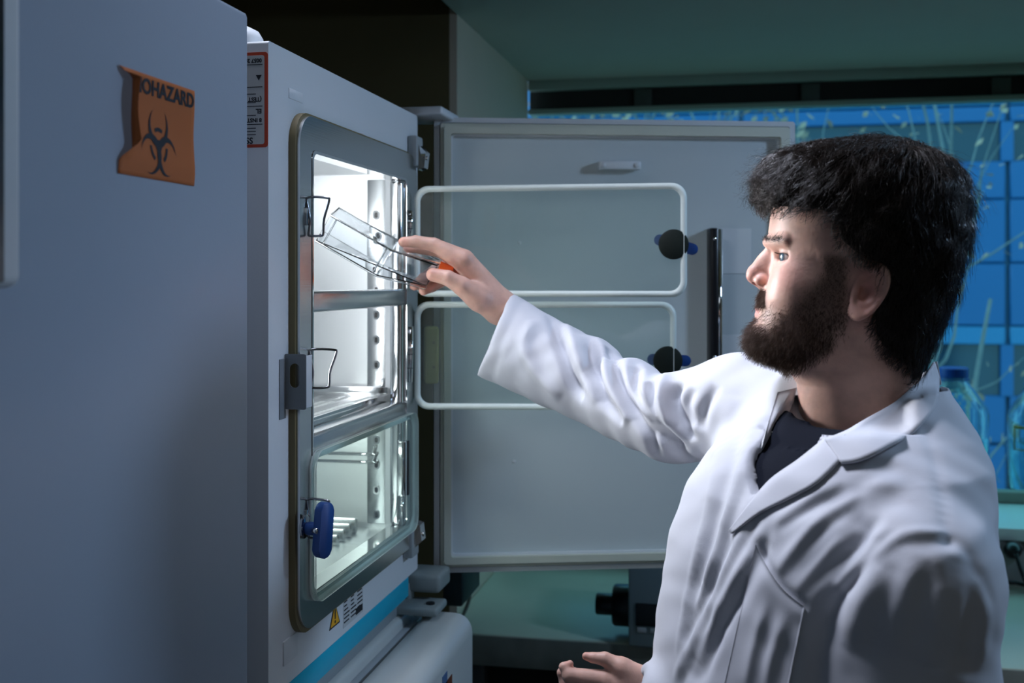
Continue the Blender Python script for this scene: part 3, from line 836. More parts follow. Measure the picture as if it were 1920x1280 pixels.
# door hinges: top strap, lower arm with its pivot
ht = P(786, 212, 2.13)
box('top_hinge', (XF - .04, Y1 - .01, ht.z - .012), (do.x + .035, Y1 + .12, ht.z + .004), WHITE2, inc, .005, 3)
a = P(770, 1072, 2.08); b = P(832, 1096, 2.08)
ha = box('lower_hinge', (a.x - .05, a.y - .03, b.z - .006), (b.x + .004, a.y + .05, a.z + .004), mat('hinge_grey', (.25, .29, .29), .45), inc, .008, 3)
tube('hinge_post', [P(764, 1090, 2.06), P(764, 1132, 2.06)], .012, mat('hinge_grey', (.25, .29, .29), .45), ha, 20)
a = P(740, 1128, 2.03); b = P(832, 1144, 2.03)
box('hinge_foot', (a.x, a.y - .03, b.z), (b.x, a.y + .045, a.z), mat('hinge_grey', (.25, .29, .29), .45), ha, .006, 3)
lathe('screw', [(0, 0), (.008, 0), (.008, .003), (.004, .004), (0, .004)], BLACK, ha, 16, M=Matrix.Translation((b.x - .02, a.y, a.z)))

# ------------------------------------------------------------------ lower incubator the open one stands on
lo_ = empty('lower_incubator', (-.9, 1.67, 0), 'closed white incubator with rounded door standing underneath the open one', 'incubator')
LW = mat('cream_enamel', (.62, .64, .62), .32)
box('body', (-1.22, Y0 + .005, .08), (XF - .002, Y1 - .005, 1.0), LW, lo_, .012, 3)
box('top_ledge', (XF - .1, Y0 + .005, 1.0), (XF - .012, Y1 - .02, 1.028), mat('ledge_grey', (.30, .34, .36), .4), lo_, .003)
ld = box('door', (XF + .012, Y0, .12), (-.478, 2.006, .995), LW, lo_, .034, 6)
box('door_gasket', (XF - .002, Y0 + .01, .14), (XF + .012, Y1 - .01, .98), mat('gasket_pale', (.5, .53, .56), .5), lo_, .002)
XL = -.478
for (u0, v0, u1, v1, m_, nm, lab) in ((829, 1215, 838, 1238, mat('label_blue', (.08, .15, .30), .6), 'blue_label', None), (825, 1232, 847, 1276, mat('label_brown', (.16, .035, .01), .6), 'brown_label', None)):
    a, b = onx(u0, v0, XL), onx(u1, v1, XL)
    zc0 = ZC - (v1 - HOR) / FPX * 1.97; zc1 = ZC - (v0 - HOR) / FPX * 1.97
    q = box(nm, (XL - .001, a.y, zc0), (XL + .0008, min(b.y, 1.972), zc1), m_, ld, 0)
    if nm == 'brown_label':
        box('label_window', (XL, a.y + .012, zc0 + .006), (XL + .0011, min(b.y, 1.972) - .008, zc0 + .022), mat('label_grey', (.30, .33, .36), .6), ld, 0)
a = onx(790, 1262, XL)
box('door_badge', (XL - .001, a.y - .03, .80), (XL + .0015, a.y + .01, .87), WHITE, ld, .0005)
for y in (Y0 + .06, Y1 - .06):
    for x in (-1.15, -.68):
        lathe('foot', [(0, 0), (.025, 0), (.025, .03), (.016, .04), (.016, .082), (0, .082)], DKGREY, lo_, 14, M=Matrix.Translation((x, y, 0)))

# ------------------------------------------------------------------ implicit modelling helpers
def nets(F, org, h):
    """surface nets: polygonise the zero set of F (negative inside)"""
    F = F.astype(np.float32)
    s = F < 0
    nx, ny, nz = F.shape
    cnt = np.zeros((nx - 1, ny - 1, nz - 1), np.int8)
    for a in (0, 1):
        for b in (0, 1):
            for c in (0, 1):
                cnt += s[a:nx - 1 + a, b:ny - 1 + b, c:nz - 1 + c]
    act = (cnt > 0) & (cnt < 8)
    I, J, K = np.nonzero(act)
    idx = -np.ones(act.shape, np.int64); idx[I, J, K] = np.arange(len(I))
    acc = np.zeros((len(I), 3), np.float32); num = np.zeros(len(I), np.float32)
    cs = [(a, b, c) for a in (0, 1) for b in (0, 1) for c in (0, 1)]
    val = {q: F[I + q[0], J + q[1], K + q[2]] for q in cs}
    for q in cs:
        for ax in range(3):
            if q[ax] == 0:
                r = list(q); r[ax] = 1; r = tuple(r)
                f0, f1 = val[q], val[r]
                m = (f0 < 0) != (f1 < 0)
                t = np.where(m, f0 / np.where(m, f0 - f1, 1), 0)
                p = np.array(q, np.float32)[None, :].repeat(len(I), 0); p[:, ax] = t
                acc[m] += p[m]; num[m] += 1
    V = np.stack([I, J, K], 1) + acc / num[:, None]
    V = V * h + np.array(org)
    Q = []
    for ax in range(3):
        o1, o2 = [k for k in range(3) if k != ax]
        sl0 = [slice(None)] * 3; sl1 = [slice(None)] * 3
        sl0[ax] = slice(0, -1); sl1[ax] = slice(1, None)
        e = s[tuple(sl0)] != s[tuple(sl1)]
        E = np.array(np.nonzero(e)).T
        ok = (E[:, o1] > 0) & (E[:, o2] > 0) & (E[:, o1] < F.shape[o1] - 1) & (E[:, o2] < F.shape[o2] - 1)
        E = E[ok]
        def g(d1, d2):
            q = E.copy(); q[:, o1] += d1; q[:, o2] += d2
            return idx[q[:, 0], q[:, 1], q[:, 2]]
        quad = np.stack([g(-1, -1), g(0, -1), g(0, 0), g(-1, 0)], 1)
        ins = s[E[:, 0], E[:, 1], E[:, 2]]
        flip = ins if ax != 1 else ~ins
        quad[~flip] = quad[~flip][:, ::-1]
        Q.append(quad)
    return V, np.concatenate(Q)

def relax(V, Q, it=2, lam=.5):
    e = np.concatenate([Q[:, [0, 1]], Q[:, [1, 2]], Q[:, [2, 3]], Q[:, [3, 0]]])
    e = np.concatenate([e, e[:, ::-1]])
    n = np.bincount(e[:, 0], minlength=len(V)).astype(float)
    for _ in range(it):
        A = np.stack([np.bincount(e[:, 0], V[e[:, 1], k], len(V)) for k in range(3)], 1)
        V = V + lam * (A / np.maximum(n, 1)[:, None] - V)
    return V

def normals(V, Q):
    n = np.cross(V[Q[:, 2]] - V[Q[:, 0]], V[Q[:, 3]] - V[Q[:, 1]])
    N = np.stack([sum(np.bincount(Q[:, k], n[:, c], len(V)) for k in range(4)) for c in range(3)], 1)
    return N / np.maximum(np.linalg.norm(N, axis=1), 1e-12)[:, None]

def np_mesh(name, V, Q, m, parent=None, smooth=True, col=None):
    me = bpy.data.meshes.new(name)
    V = np.ascontiguousarray(V, np.float32); Q = np.ascontiguousarray(Q, np.int32); k = Q.shape[1]
    me.vertices.add(len(V)); me.vertices.foreach_set('co', V.ravel())
    me.loops.add(Q.size); me.loops.foreach_set('vertex_index', Q.ravel())
    me.polygons.add(len(Q)); me.polygons.foreach_set('loop_start', np.arange(0, Q.size, k, dtype=np.int32))
    me.polygons.foreach_set('use_smooth', np.full(len(Q), smooth))
    me.update(calc_edges=True); me.validate()
    if col is not None:
        a = me.color_attributes.new('tint', 'FLOAT_COLOR', 'POINT')
        a.data.foreach_set('color', np.concatenate([col, np.ones((len(col), 1))], 1).astype(np.float32).ravel())
    me.materials.append(m)
    o = bpy.data.objects.new(name, me); COL.objects.link(o)
    return put(o, parent)

def tubes(pts, rad, sides=3):
    """pts (N,K,3) strands -> verts, quads of thin tapering tubes"""
    N, K, _ = pts.shape
    t = np.gradient(pts, axis=1); t /= np.maximum(np.linalg.norm(t, axis=2, keepdims=True), 1e-9)
    ref = np.where(np.abs(t[..., 2:3]) < .9, np.array([0, 0, 1.]), np.array([1., 0, 0]))
    s = np.cross(t, ref); s /= np.maximum(np.linalg.norm(s, axis=2, keepdims=True), 1e-9)
    u = np.cross(s, t)
    V = np.stack([pts + rad[..., None] * (s * math.cos(2 * math.pi * k / sides) + u * math.sin(2 * math.pi * k / sides)) for k in range(sides)], 2)
    base = (np.arange(N)[:, None, None] * K + np.arange(K - 1)[None, :, None]) * sides
    k = np.arange(sides)[None, None, :]; k2 = (k + 1) % sides
    Q = np.stack([base + k, base + k2, base + sides + k2, base + sides + k], -1).reshape(-1, 4)
    return V.reshape(-1, 3), Q

def smin(a, b, k): 
    h = np.clip(.5 + .5 * (b - a) / k, 0, 1)
    return b + (a - b) * h - k * h * (1 - h)
def smax(a, b, k): return -smin(-a, -b, k)
def ell(X, c, r):
    q = [(x - a) / b for x, a, b in zip(X, c, r)]
    k0 = np.sqrt(q[0]**2 + q[1]**2 + q[2]**2)
    k1 = np.sqrt((q[0]/r[0])**2 + (q[1]/r[1])**2 + (q[2]/r[2])**2)
    return k0 * (k0 - 1) / np.maximum(k1, 1e-6)
def sph(X, c, r): return np.sqrt(sum((x - a)**2 for x, a in zip(X, c))) - r
def cone(X, a, b, ra, rb):
    """round cone (linear radius capsule)"""
    a = np.array(a, float); b = np.array(b, float); d = b - a; L2 = d.dot(d)
    t = sum((x - p) * q for x, p, q in zip(X, a, d)) / L2
    t = np.clip(t, 0, 1)
    return np.sqrt(sum((x - p - t * q)**2 for x, p, q in zip(X, a, d))) - (ra + (rb - ra) * t)
def sstep(x, a, b):
    t = np.clip((x - a) / (b - a), 0, 1); return t * t * (3 - 2 * t)
def cam2w(p):
    """camera-aligned metres (right, depth, height) -> world"""
    p = np.asarray(p, float); out = np.empty_like(p)
    out[..., 0] = p[..., 0] * CT - p[..., 1] * ST; out[..., 1] = p[..., 0] * ST + p[..., 1] * CT; out[..., 2] = p[..., 2]
    return out
def C(u, v, d): return np.array(((u - 960) / FPX * d, d, ZC + (HOR - v) / FPX * d))
def axes(lo, hi, h):
    g = [np.arange(a, b, h, dtype=np.float32) for a, b in zip(lo, hi)]
    return [g[0][:, None, None], g[1][None, :, None], g[2][None, None, :]]

# ------------------------------------------------------------------ the man: head (profile units u, v, l; l toward the camera)
DH = 1.28; KH = DH / FPX / 1.043; KV = DH / FPX
hf = np.array((-.98, .20)); hf /= np.linalg.norm(hf); hl = np.array((-hf[1], hf[0]))
hc = C(1620, 480, DH)
def head2cam(Q):
    Q = np.asarray(Q, float); o = np.empty_like(Q)
    o[..., 0] = hc[0] - (Q[..., 0] - 1620) * KH * hf[0] + Q[..., 2] * KV * hl[0]
    o[..., 1] = hc[1] - (Q[..., 0] - 1620) * KH * hf[1] + Q[..., 2] * KV * hl[1]
    o[..., 2] = hc[2] + (480 - Q[..., 1]) * KV
    return o
def head2w(Q): return cam2w(head2cam(Q))

HV = np.array([283, 290, 310, 340, 370, 400, 430, 450, 472, 490, 515, 540, 560, 580, 600, 620, 640, 656, 670, 690, 720, 760, 800, 850, 900], float)
HF = np.array([1585, 1540, 1493, 1460, 1448, 1442, 1438, 1437, 1443, 1444, 1440, 1428, 1420, 1419, 1415, 1405, 1402, 1412, 1440, 1472, 1492, 1496, 1498, 1502, 1508], float)
HB = np.array([1670, 1700, 1745, 1783, 1797, 1802, 1800, 1797, 1792, 1786, 1775, 1760, 1745, 1735, 1727, 1722, 1720, 1719, 1719, 1720, 1724, 1735, 1760, 1800, 1830], float)
HW = np.array([40, 62, 94, 116, 125, 128, 128, 126, 123, 121, 118, 114, 110, 107, 104, 100, 96, 93, 91, 89, 88, 88, 90, 94, 98], float)
def loft(X, V_, F_, B_, W_, ex=2.25, ez=2.25):
    v = np.clip(X[1], V_[0], V_[-1])
    f = np.interp(v, V_, F_); b = np.interp(v, V_, B_); w_ = np.interp(v, V_, W_)
    c = (f + b) / 2; a = (b - f) / 2
    rho = (np.abs((X[0] - c) / a) ** ex + np.abs(X[2] / w_) ** ez) ** (1 / ex)
    d = (rho - 1) * np.minimum(a, w_)
    d = np.maximum(d, V_[0] - X[1]); return np.maximum(d, X[1] - V_[-1])
def head_sdf(X):
    d = loft(X, HV, HF, HB, HW)
    L = np.abs(X[2])
    Y = [X[0], X[1], L]
    # cheek planes narrow toward the mouth, jaw
    d = smin(d, ell(Y, (1492, 532, 58), (44, 52, 38)), 34)            # cheek
    d = smin(d, ell(Y, (1438, 640, 0), (32, 30, 40)), 26)             # chin
    d = smin(d, cone(Y, (1436, 453, 16), (1470, 452, 74), 9, 9), 12)  # brow ridge
    d = smax(d, -ell(Y, (1448, 482, 60), (33, 15, 30)), 9)           # eye socket
    d = smin(d, cone(Y, (1447, 464, 0), (1412, 506, 0), 9, 12), 12)   # nose bridge
    d = smin(d, ell(Y, (1438, 505, 0), (25, 34, 19)), 12)
    d = smin(d, sph(Y, (1410, 516, 0), 16), 9)
    d = smin(d, ell(Y, (1424, 526, 16), (14, 11.5, 10)), 7)             # nose wing
    d = smin(d, cone(Y, (1411, 527, 0), (1424, 537, 0), 6, 7), 6)
    d = smax(d, -ell(Y, (1413, 533.5, 9), (8, 4.5, 4.5)), 3)            # nostril
    d = smax(d, -cone(Y, (1434, 518, 27), (1438, 540, 34), 1.5, 1.5), 8)  # nose to cheek fold
    d = smin(d, cone(Y, (1419, 579, 0), (1429, 580, 24), 7, 4), 6)    # lips
    d = smin(d, cone(Y, (1419, 591, 0), (1428, 589, 22), 8, 4.5), 6)
    d = smax(d, -cone(Y, (1409, 585, 0), (1430, 585, 30), 1.4, 1.2), 3)
    # eyelids around the eyeball
    lid = sph(Y, EYE, 22.6)
    slit = np.maximum(np.abs(X[1] - 482 - (X[0] - 1462) * .05) - (7.2 - .005 * (L - 56)**2), X[0] - 1484)
    lid = smax(lid, -slit, 2.0)
    lid = np.maximum(lid, X[0] - 1500)
    d = smin(d, lid, 6)
    d = smin(d, cone(Y, (1455, 497, 36), (1482, 495, 72), 5, 5), 10)   # lower lid bag
    # ear
    ca, sa = math.cos(.42), math.sin(.42)                             # lean of the long axis
    eu, ev = X[0] - 1614, X[1] - 545
    a = ca * eu + sa * ev; b = -sa * eu + ca * ev                     # a across, b along (down)
    el = L - (112 + .42 * (a + 24))                                   # ear plane stands off the skull toward the back
    wdt = 27 + 5 * np.clip(-b / 50, -1, 1)
    rr = np.sqrt((a / wdt)**2 + (b / 51)**2)
    base = np.maximum((rr - 1) * 26, np.abs(el) - 6.5)
    rim = np.sqrt(((rr - .90) * 27)**2 + (el - 5)**2) - 5.2
    anti = np.sqrt(((np.sqrt(((a - 2) / 15)**2 + ((b + 2) / 27)**2) - 1) * 16)**2 + (el - 3)**2) - 4.4
    anti = np.where(a > -6, anti, anti + .6 * (-6 - a))
    bowl = ell([a, b, el], (-3, 4, 9), (13, 17, 12))
    lobe = ell([a, b, el], (-6, 43, 2), (14, 13, 8))
    ear = smin(smin(smin(base, rim, 4), anti, 4), lobe, 6)
    ear = smax(ear, -bowl, 4)
    ear = smin(ear, ell([a, b, el], (-19, 8, 3), (6, 10, 6)), 4)      # tragus
    d = smin(d, ear, 5)
    return d
EYE = (1478, 482, 54)
X = axes((1375, 270, -160), (1845, 905, 160), 2.0)
Hd = head_sdf([x.astype(np.float32) for x in X])
Vh, Qh = nets(Hd, (1375, 270, -160), 2.0)
Vh = relax(Vh, Qh, 1, .4)
# skin pigment: ruddy nose, ears and cheeks, lips, shaved-under-beard tone
u, v, l = Vh[:, 0], Vh[:, 1], np.abs(Vh[:, 2])
base = np.array((.64, .39, .31)); red = np.array((.62, .24, .19)); lip = np.array((.55, .22, .20)); dark = np.array((.10, .062, .045))
def gauss(c, r): return np.exp(-(((u - c[0]) / r[0])**2 + ((v - c[1]) / r[1])**2 + ((l - c[2]) / r[2])**2))
kr = np.clip(.7 * gauss((1402, 520, 0), (28, 22, 28)) + .45 * gauss((1470, 520, 75), (40, 28, 50)) + .7 * gauss((1612, 545, 125), (34, 60, 30)), 0, 1)
kl = np.clip(1.3 * gauss((1412, 584, 0), (14, 13, 24)), 0, 1)
def beard_mask(u, v, l):
    """how densely the beard grows at a point of the skin"""
    cheek = sstep(v - (566 - 1.05 * np.clip(u - 1470, 0, 70) + .15 * np.clip(1470 - u, 0, 60)), -12, 42)     # cheek line
    low = 1 - sstep(v - (690 + .55 * (1480 - u) * (u > 1480) + .0 * u), -10, 22)
    back = 1 - sstep(u - (1566 + .16 * (600 - v)), -18, 12)
    m = cheek * low * back
    side = sstep(u, 1528, 1545) * (1 - sstep(u, 1566, 1590)) * sstep(v, 470, 490) * (1 - sstep(v, 600, 640))
    m = np.maximum(m, side)
    mst = sstep(v, 538, 548) * (1 - sstep(v, 572, 580)) * (1 - sstep(u + .25 * (v - 560), 1442, 1456)) * (1 - sstep(l, 40, 52))
    m = np.maximum(m, 1.6 * mst)
    mouth = np.exp(-(((v - 584) / 9)**2 + (l / 32)**4)) * (u < 1450)
    m = m * (1 - np.clip(mouth * 1.5, 0, 1))
    m = m * (1 - .6 * np.exp(-(((v - 604) / 10)**2 + ((u - 1428) / 16)**2)))
    return np.clip(m, 0, 1.6)
bmk_raw = beard_mask(u, v, l); bmk = np.clip(bmk_raw, 0, 1)
col = base[None] * (1 - kr)[:, None] + red[None] * kr[:, None]
col = col * (1 - kl)[:, None] + lip[None] * kl[:, None]
col = col * (1 - .72 * bmk)[:, None] + dark[None] * (.72 * bmk)[:, None]
Nh_px = normals(Vh, Qh)
if (Nh_px * (Vh - np.array([1620, 480, 0]))).sum() < 0:
    Nh_px = -Nh_px
Wh = head2w(Vh)

SKIN = bpy.data.materials.new('skin'); SKIN.use_nodes = True
nt = SKIN.node_tree; b_ = nt.nodes['Principled BSDF']
at = nt.nodes.new('ShaderNodeVertexColor'); at.layer_name = 'tint'
ns = nt.nodes.new('ShaderNodeTexNoise'); ns.inputs['Scale'].default_value = 220; ns.inputs['Detail'].default_value = 4
n2 = nt.nodes.new('ShaderNodeTexNoise'); n2.inputs['Scale'].default_value = 45; n2.inputs['Detail'].default_value = 5
tc = nt.nodes.new('ShaderNodeTexCoord')
nt.links.new(tc.outputs['Object'], ns.inputs['Vector']); nt.links.new(tc.outputs['Object'], n2.inputs['Vector'])
mr = nt.nodes.new('ShaderNodeMapRange'); mr.inputs[3].default_value = .84; mr.inputs[4].default_value = 1.14; mr.inputs[1].default_value = .3; mr.inputs[2].default_value = .7
nt.links.new(n2.outputs['Fac'], mr.inputs[0])
mm = nt.nodes.new('ShaderNodeMix'); mm.data_type = 'RGBA'; mm.blend_type = 'MULTIPLY'; mm.inputs[0].default_value = 1
nt.links.new(at.outputs['Color'], mm.inputs[6]); nt.links.new(mr.outputs[0], mm.inputs[7])
nt.links.new(mm.outputs[2], b_.inputs['Base Color'])
bp = nt.nodes.new('ShaderNodeBump'); bp.inputs['Strength'].default_value = .25; bp.inputs['Distance'].default_value = .0012
nt.links.new(ns.outputs['Fac'], bp.inputs['Height']); nt.links.new(bp.outputs['Normal'], b_.inputs['Normal'])
b_.inputs['Roughness'].default_value = .48
b_.inputs['Subsurface Weight'].default_value = .12
b_.inputs['Subsurface Radius'].default_value = (.010, .004, .002)
b_.inputs['Subsurface Scale'].default_value = 1.0

# ------------------------------------------------------------------ hands (u, v, w pixels; w toward the camera), one finger at a time
def hand_sdf(X, chains, palm, k=7, kp=16):
    d = None
    for a, b, ra, rb in palm:
        q = cone(X, a, b, ra, rb); d = q if d is None else smin(d, q, kp)
    for ch in chains:
        f = None
        for (p, r), (p2, r2) in zip(ch, ch[1:]):
            q = cone(X, p, p2, r, r2); f = q if f is None else smin(f, q, 3)
        d = smin(d, f, k)
    return d
DR = 1.75
R_ch = [
    [((866, 486, 8), 20), ((814, 459, 4), 13), ((780, 453, 4), 11.3), ((757, 454, 5), 9.5)],                # index
    [((868, 490, -18), 20), ((826, 470, -30), 13), ((788, 464, -36), 11.5), ((762, 466, -34), 9.5)],          # middle
    [((870, 505, -42), 19), ((822, 500, -78), 12.5), ((792, 522, -66), 11), ((775, 536, -46), 9)],            # ring
    [((876, 522, -58), 17), ((838, 522, -86), 11), ((808, 538, -74), 10), ((792, 546, -54), 8.5)],            # little
    [((898, 560, 22), 24), ((866, 536, 34), 17.5), ((840, 521, 38), 14), ((813, 515, 35), 12.5)],            # thumb
]
R_pm = [((1065, 668, 40), (945, 578, -6), 30, 27), ((985, 608, -10), (945, 580, -24), 28, 25), ((945, 577, -2), (872, 490, 4), 26, 20), ((945, 580, -20), (874, 496, -26), 25, 20),
        ((945, 586, -30), (882, 520, -52), 24, 18), ((930, 582, 8), (896, 556, 20), 24, 22)]
X = axes((730, 425, -115), (1085, 700, 75), 1.6)
Fr = hand_sdf(X, R_ch, R_pm)
Vr, Qr = nets(Fr, (730, 425, -115), 1.6)
kR = DR / FPX
def hand2cam(V, u0, v0, d0, k):
    o = np.empty_like(V); c = C(u0, v0, d0)
    # local frame turned to face the ray through (u0, v0)
    a = math.atan((u0 - 960) / FPX); ca, sa = math.cos(a), math.sin(a)
    x = (V[:, 0] - u0) * k; y = -V[:, 2] * k
    o[:, 0] = c[0] + x * ca + y * sa; o[:, 1] = c[1] - x * sa * 1.0 + y * ca; o[:, 2] = c[2] - (V[:, 1] - v0) * k
    return o
Wr = cam2w(hand2cam(Vr, 870, 510, DR, kR))
DL = 1.33; kL = DL / FPX
L_ch = [
    [((1132, 1272, 8), 19), ((1068, 1264, 10), 14), ((1057, 1250, 6), 8.5), ((1069, 1245, 2), 6.5)],
    [((1130, 1286, -14), 19), ((1062, 1286, -12), 14), ((1054, 1268, -14), 10), ((1068, 1260, -18), 8)],
    [((1132, 1296, -34), 18), ((1070, 1302, -34), 13.5), ((1062, 1282, -36), 10), ((1076, 1274, -40), 8)],
    [((1138, 1302, -52), 16), ((1086, 1310, -54), 12), ((1078, 1294, -56), 9), ((1088, 1288, -58), 7)],
    [((1168, 1252, 2), 19), ((1134, 1235, 0), 13), ((1112, 1233, 0), 9.5), ((1099, 1231, -1), 7.5)],
]
L_pm = [((1420, 1356, -10), (1205, 1284, -10), 40, 27), ((1205, 1284, -2), (1136, 1278, 6), 28, 20), ((1205, 1288, -24), (1138, 1296, -34), 26, 18), ((1205, 1290, -36), (1142, 1304, -50), 22, 16), ((1205, 1274, 0), (1165, 1250, 2), 26, 20)]
X = axes((1030, 1205, -95), (1425, 1410, 60), 1.8)
Fl_ = hand_sdf(X, L_ch, L_pm, 6, 12)
Vl_, Ql_ = nets(Fl_, (1030, 1205, -95), 1.8)
Wl = cam2w(hand2cam(Vl_, 1130, 1262, DL, kL))
def hand_col(V, chains):
    c = np.tile(base, (len(V), 1)); rd = np.zeros(len(V))
    for ch in chains:
        for i, (p, r) in enumerate(ch):
            rd = np.maximum(rd, (.6 if i == 3 else .10) * np.exp(-((V - np.array(p))**2).sum(1) / (1.4 * r)**2))
    return c * (1 - rd)[:, None] + np.array((.62, .24, .18)) * rd[:, None]
# torso, arms and legs of the body under the clothes, so the figure is one
A2 = np.array((.36, -.93)); A2 /= np.linalg.norm(A2); B2 = np.array((-A2[1] * -1, 0))
B2 = np.array((A2[1], -A2[0]))                      # chest-forward = right-to-left turned clockwise
TZ = np.array([.50, .62, .95, 1.10, 1.20, 1.30, 1.36, 1.40, 1.43, 1.455, 1.475])
TR = np.array([.345, .345, .345, .345, .345, .350, .360, .375, .390, .402, .408])
TD = np.array([1.27, 1.27, 1.27, 1.27, 1.27, 1.265, 1.265, 1.265, 1.27, 1.275, 1.278])
TA = np.array([.235, .230, .210, .198, .196, .195, .187, .168, .135, .100, .078])
TB = np.array([.200, .198, .180, .170, .160, .146, .134, .124, .108, .092, .080])
def torso(X, off=0.0, fwd=0.0):
    z = np.clip(X[2], TZ[0], TZ[-1])
    cr, cd, a, b = [np.interp(z, TZ, q) for q in (TR, TD, TA, TB)]
    a = a + off; b = b + off
    dx, dy = X[0] - cr, X[1] - cd
    s = dx * A2[0] + dy * A2[1]; t = dx * B2[0] + dy * B2[1] - fwd
    rho = (np.abs(s / a)**2.3 + np.abs(t / b)**2.3)**(1 / 2.3)
    d = (rho - 1) * np.minimum(a, b)
    return np.maximum(np.maximum(d, TZ[0] - X[2]), X[2] - TZ[-1] - off)
SHR = C(1392, 762, 1.44); SHL = C(1712, 1092, 1.105)
SLV = [(SHR, .064), (C(1262, 784, 1.50), .059), (C(1212, 772, 1.535), .053), (C(1176, 750, 1.575), .058), (C(1140, 740, 1.61), .053), (C(1095, 708, 1.645), .061), (C(1040, 684, 1.69), .062), (C(926, 626, 1.765), .070)]
SLL = [(SHL, .080), (C(1704, 1300, 1.115), .079), (C(1700, 1560, 1.13), .070), (C(1440, 1420, 1.20), .050), (C(1190, 1292, 1.300), .031)]
def chain(X, ch, off=0.0, k=.02):
    d = None
    for (p, r), (p2, r2) in zip(ch, ch[1:]):
        q = cone(X, p, p2, r + off, r2 + off); d = q if d is None else smin(d, q, k)
    return d
h_ = .009
X = axes((-.06, .98, .46), (.62, 1.86, 1.56), h_)
Bd = np.maximum(torso(X, -.040), X[2] - 1.385)
Bd = smin(Bd, chain(X, SLV[:6], -.022), .03); Bd = smin(Bd, chain(X, SLL[:4], -.025), .03)
Bd = smin(Bd, cone(X, (.375, 1.31, 1.40), SHR, .035, .040), .03); Bd = smin(Bd, cone(X, (.385, 1.25, 1.37), SHL, .035, .045), .03)
Vb, Qb = nets(Bd, (-.06, .98, .46), h_)
Wb = cam2w(Vb)
def head_part(): return None
n1 = len(Wh); n2_ = n1 + len(Wr); n3 = n2_ + len(Wl)
VV = np.concatenate([Wh, Wr, Wl, Wb]); 
for q in (Qh, Qr, Ql_, Qb): pass
QQ = np.concatenate([Qh, Qr + n1, Ql_ + n2_, Qb + n3])
CC = np.concatenate([col, hand_col(Vr, R_ch), hand_col(Vl_, L_ch), np.tile(base, (len(Vb), 1))])
foot = cam2w(np.array((.345, 1.27, 0.0)))
man = empty('person', foot, 'bearded dark-haired man in a white lab coat reaching into the incubator with a flask', 'person')
def outward(V, Q):
    """flip the winding when the enclosed volume comes out negative"""
    a, b, c, d = (V[Q[:, k]] for k in range(4))
    vol = (np.cross(b - a, c - a) * a).sum() + (np.cross(c - a, d - a) * a).sum()
    return Q if vol > 0 else Q[:, ::-1]
QQ = np.concatenate([outward(Wh, Qh), outward(Wr, Qr) + n1, outward(Wl, Ql_) + n2_, outward(Wb, Qb) + n3])
body = np_mesh('body', VV, QQ, SKIN, man, True, CC)

# eyes
EYEW = mat('eye_white', (.50, .48, .46), .08, Coat_Weight=1.0)
IRIS = mat('iris_blue_grey', (.10, .16, .20), .1, Coat_Weight=1.0)
for sgn in (1, -1):
    c = Vector(head2w(np.array((EYE[0], EYE[1], EYE[2] * sgn))))
    fw = Vector(cam2w(np.array((hf[0], hf[1] - .30, .02)))).normalized()
    R_ = 20.0 * KV
    z_ax = fw; M = Matrix.Translation(c) @ z_ax.to_track_quat('Z', 'Y').to_matrix().to_4x4()
    prof = [(R_ * math.sin(a), -R_ * math.cos(a)) for a in np.linspace(0, math.pi, 24)]
    e = lathe('eye', prof, EYEW, man, 32, M=M)
    ip = [(R_ * math.sin(a) * 1.012, R_ * math.cos(a) * 1.012 + .0004) for a in np.linspace(.62, .26, 6)]
    lathe('iris', ip, IRIS, e, 28, M=M)
    pp = [(R_ * math.sin(a) * 1.02, R_ * math.cos(a) * 1.02 + .0005) for a in np.linspace(.28, 0, 5)]
    lathe('pupil', pp, BLACK, e, 24, M=M)

# ------------------------------------------------------------------ hair
HAIR = mat('dark_brown_hair', (.022, .014, .010), .34, spec=.5)
HCORE = mat('hair_core', (.008, .006, .005), .8, spec=.1)
BRD = mat('brown_beard', (.075, .036, .019), .5, spec=.4)
rs = np.random.RandomState(5)
GV = np.array([258, 266, 278, 292, 312, 337, 370, 400, 437, 470, 501, 530, 560, 600, 640, 672, 712], float)
GF = np.array([1600, 1530, 1468, 1436, 1420, 1411, 1412, 1420, 1425, 1430, 1435, 1440, 1460, 1500, 1540, 1580, 1620], float)
GB = np.array([1660, 1712, 1740, 1766, 1790, 1807, 1816, 1818, 1817, 1811, 1802, 1792, 1781, 1766, 1752, 1734, 1712], float)
GW = np.array([25, 68, 98, 120, 134, 143, 148, 149, 148, 146, 142, 137, 130, 120, 110, 102, 92], float)
CUTV = np.array([380, 402, 410, 425, 445, 470, 490, 505, 520, 560, 600, 640, 672, 700, 712], float)
CUTU = np.array([1380, 1418, 1500, 1545, 1550, 1556, 1580, 1606, 1645, 1640, 1622, 1628, 1652, 1688, 1704], float)
def hull_sdf(X):
    d = loft(X, GV, GF, GB, GW, 2.3, 2.3)
    lump = 3.4 * np.sin(X[0] * .062 + X[2] * .03 + .6 * np.sin(X[1] * .05)) * np.sin(X[1] * .055 + X[2] * .05 + 1.3) + 2.0 * np.sin(X[0] * .13 + X[2] * .11) * np.sin(X[1] * .12 - X[2] * .06)
    d = d + lump
    return d
def cut_sdf(X): return np.interp(X[1], CUTV, CUTU) - X[0]
def core_sdf(X):
    d = hull_sdf(X) + 6
    cut = np.interp(X[1] + 16, CUTV, CUTU) - X[0] + 5 * np.sin(X[2] * .12)
    return smax(d, cut * .8 + 8, 6)
X = axes((1375, 245, -170), (1850, 735, 170), 4.0)
Hu = core_sdf([x.astype(np.float32) for x in X])
Vu, Qu = nets(Hu, (1375, 245, -170), 4.0)
Vu = relax(Vu, Qu, 2)
Wu = head2w(Vu)
hair = np_mesh('hair', Wu, outward(Wu, Qu), HCORE, man); tag(hair, 'dark tousled hair')

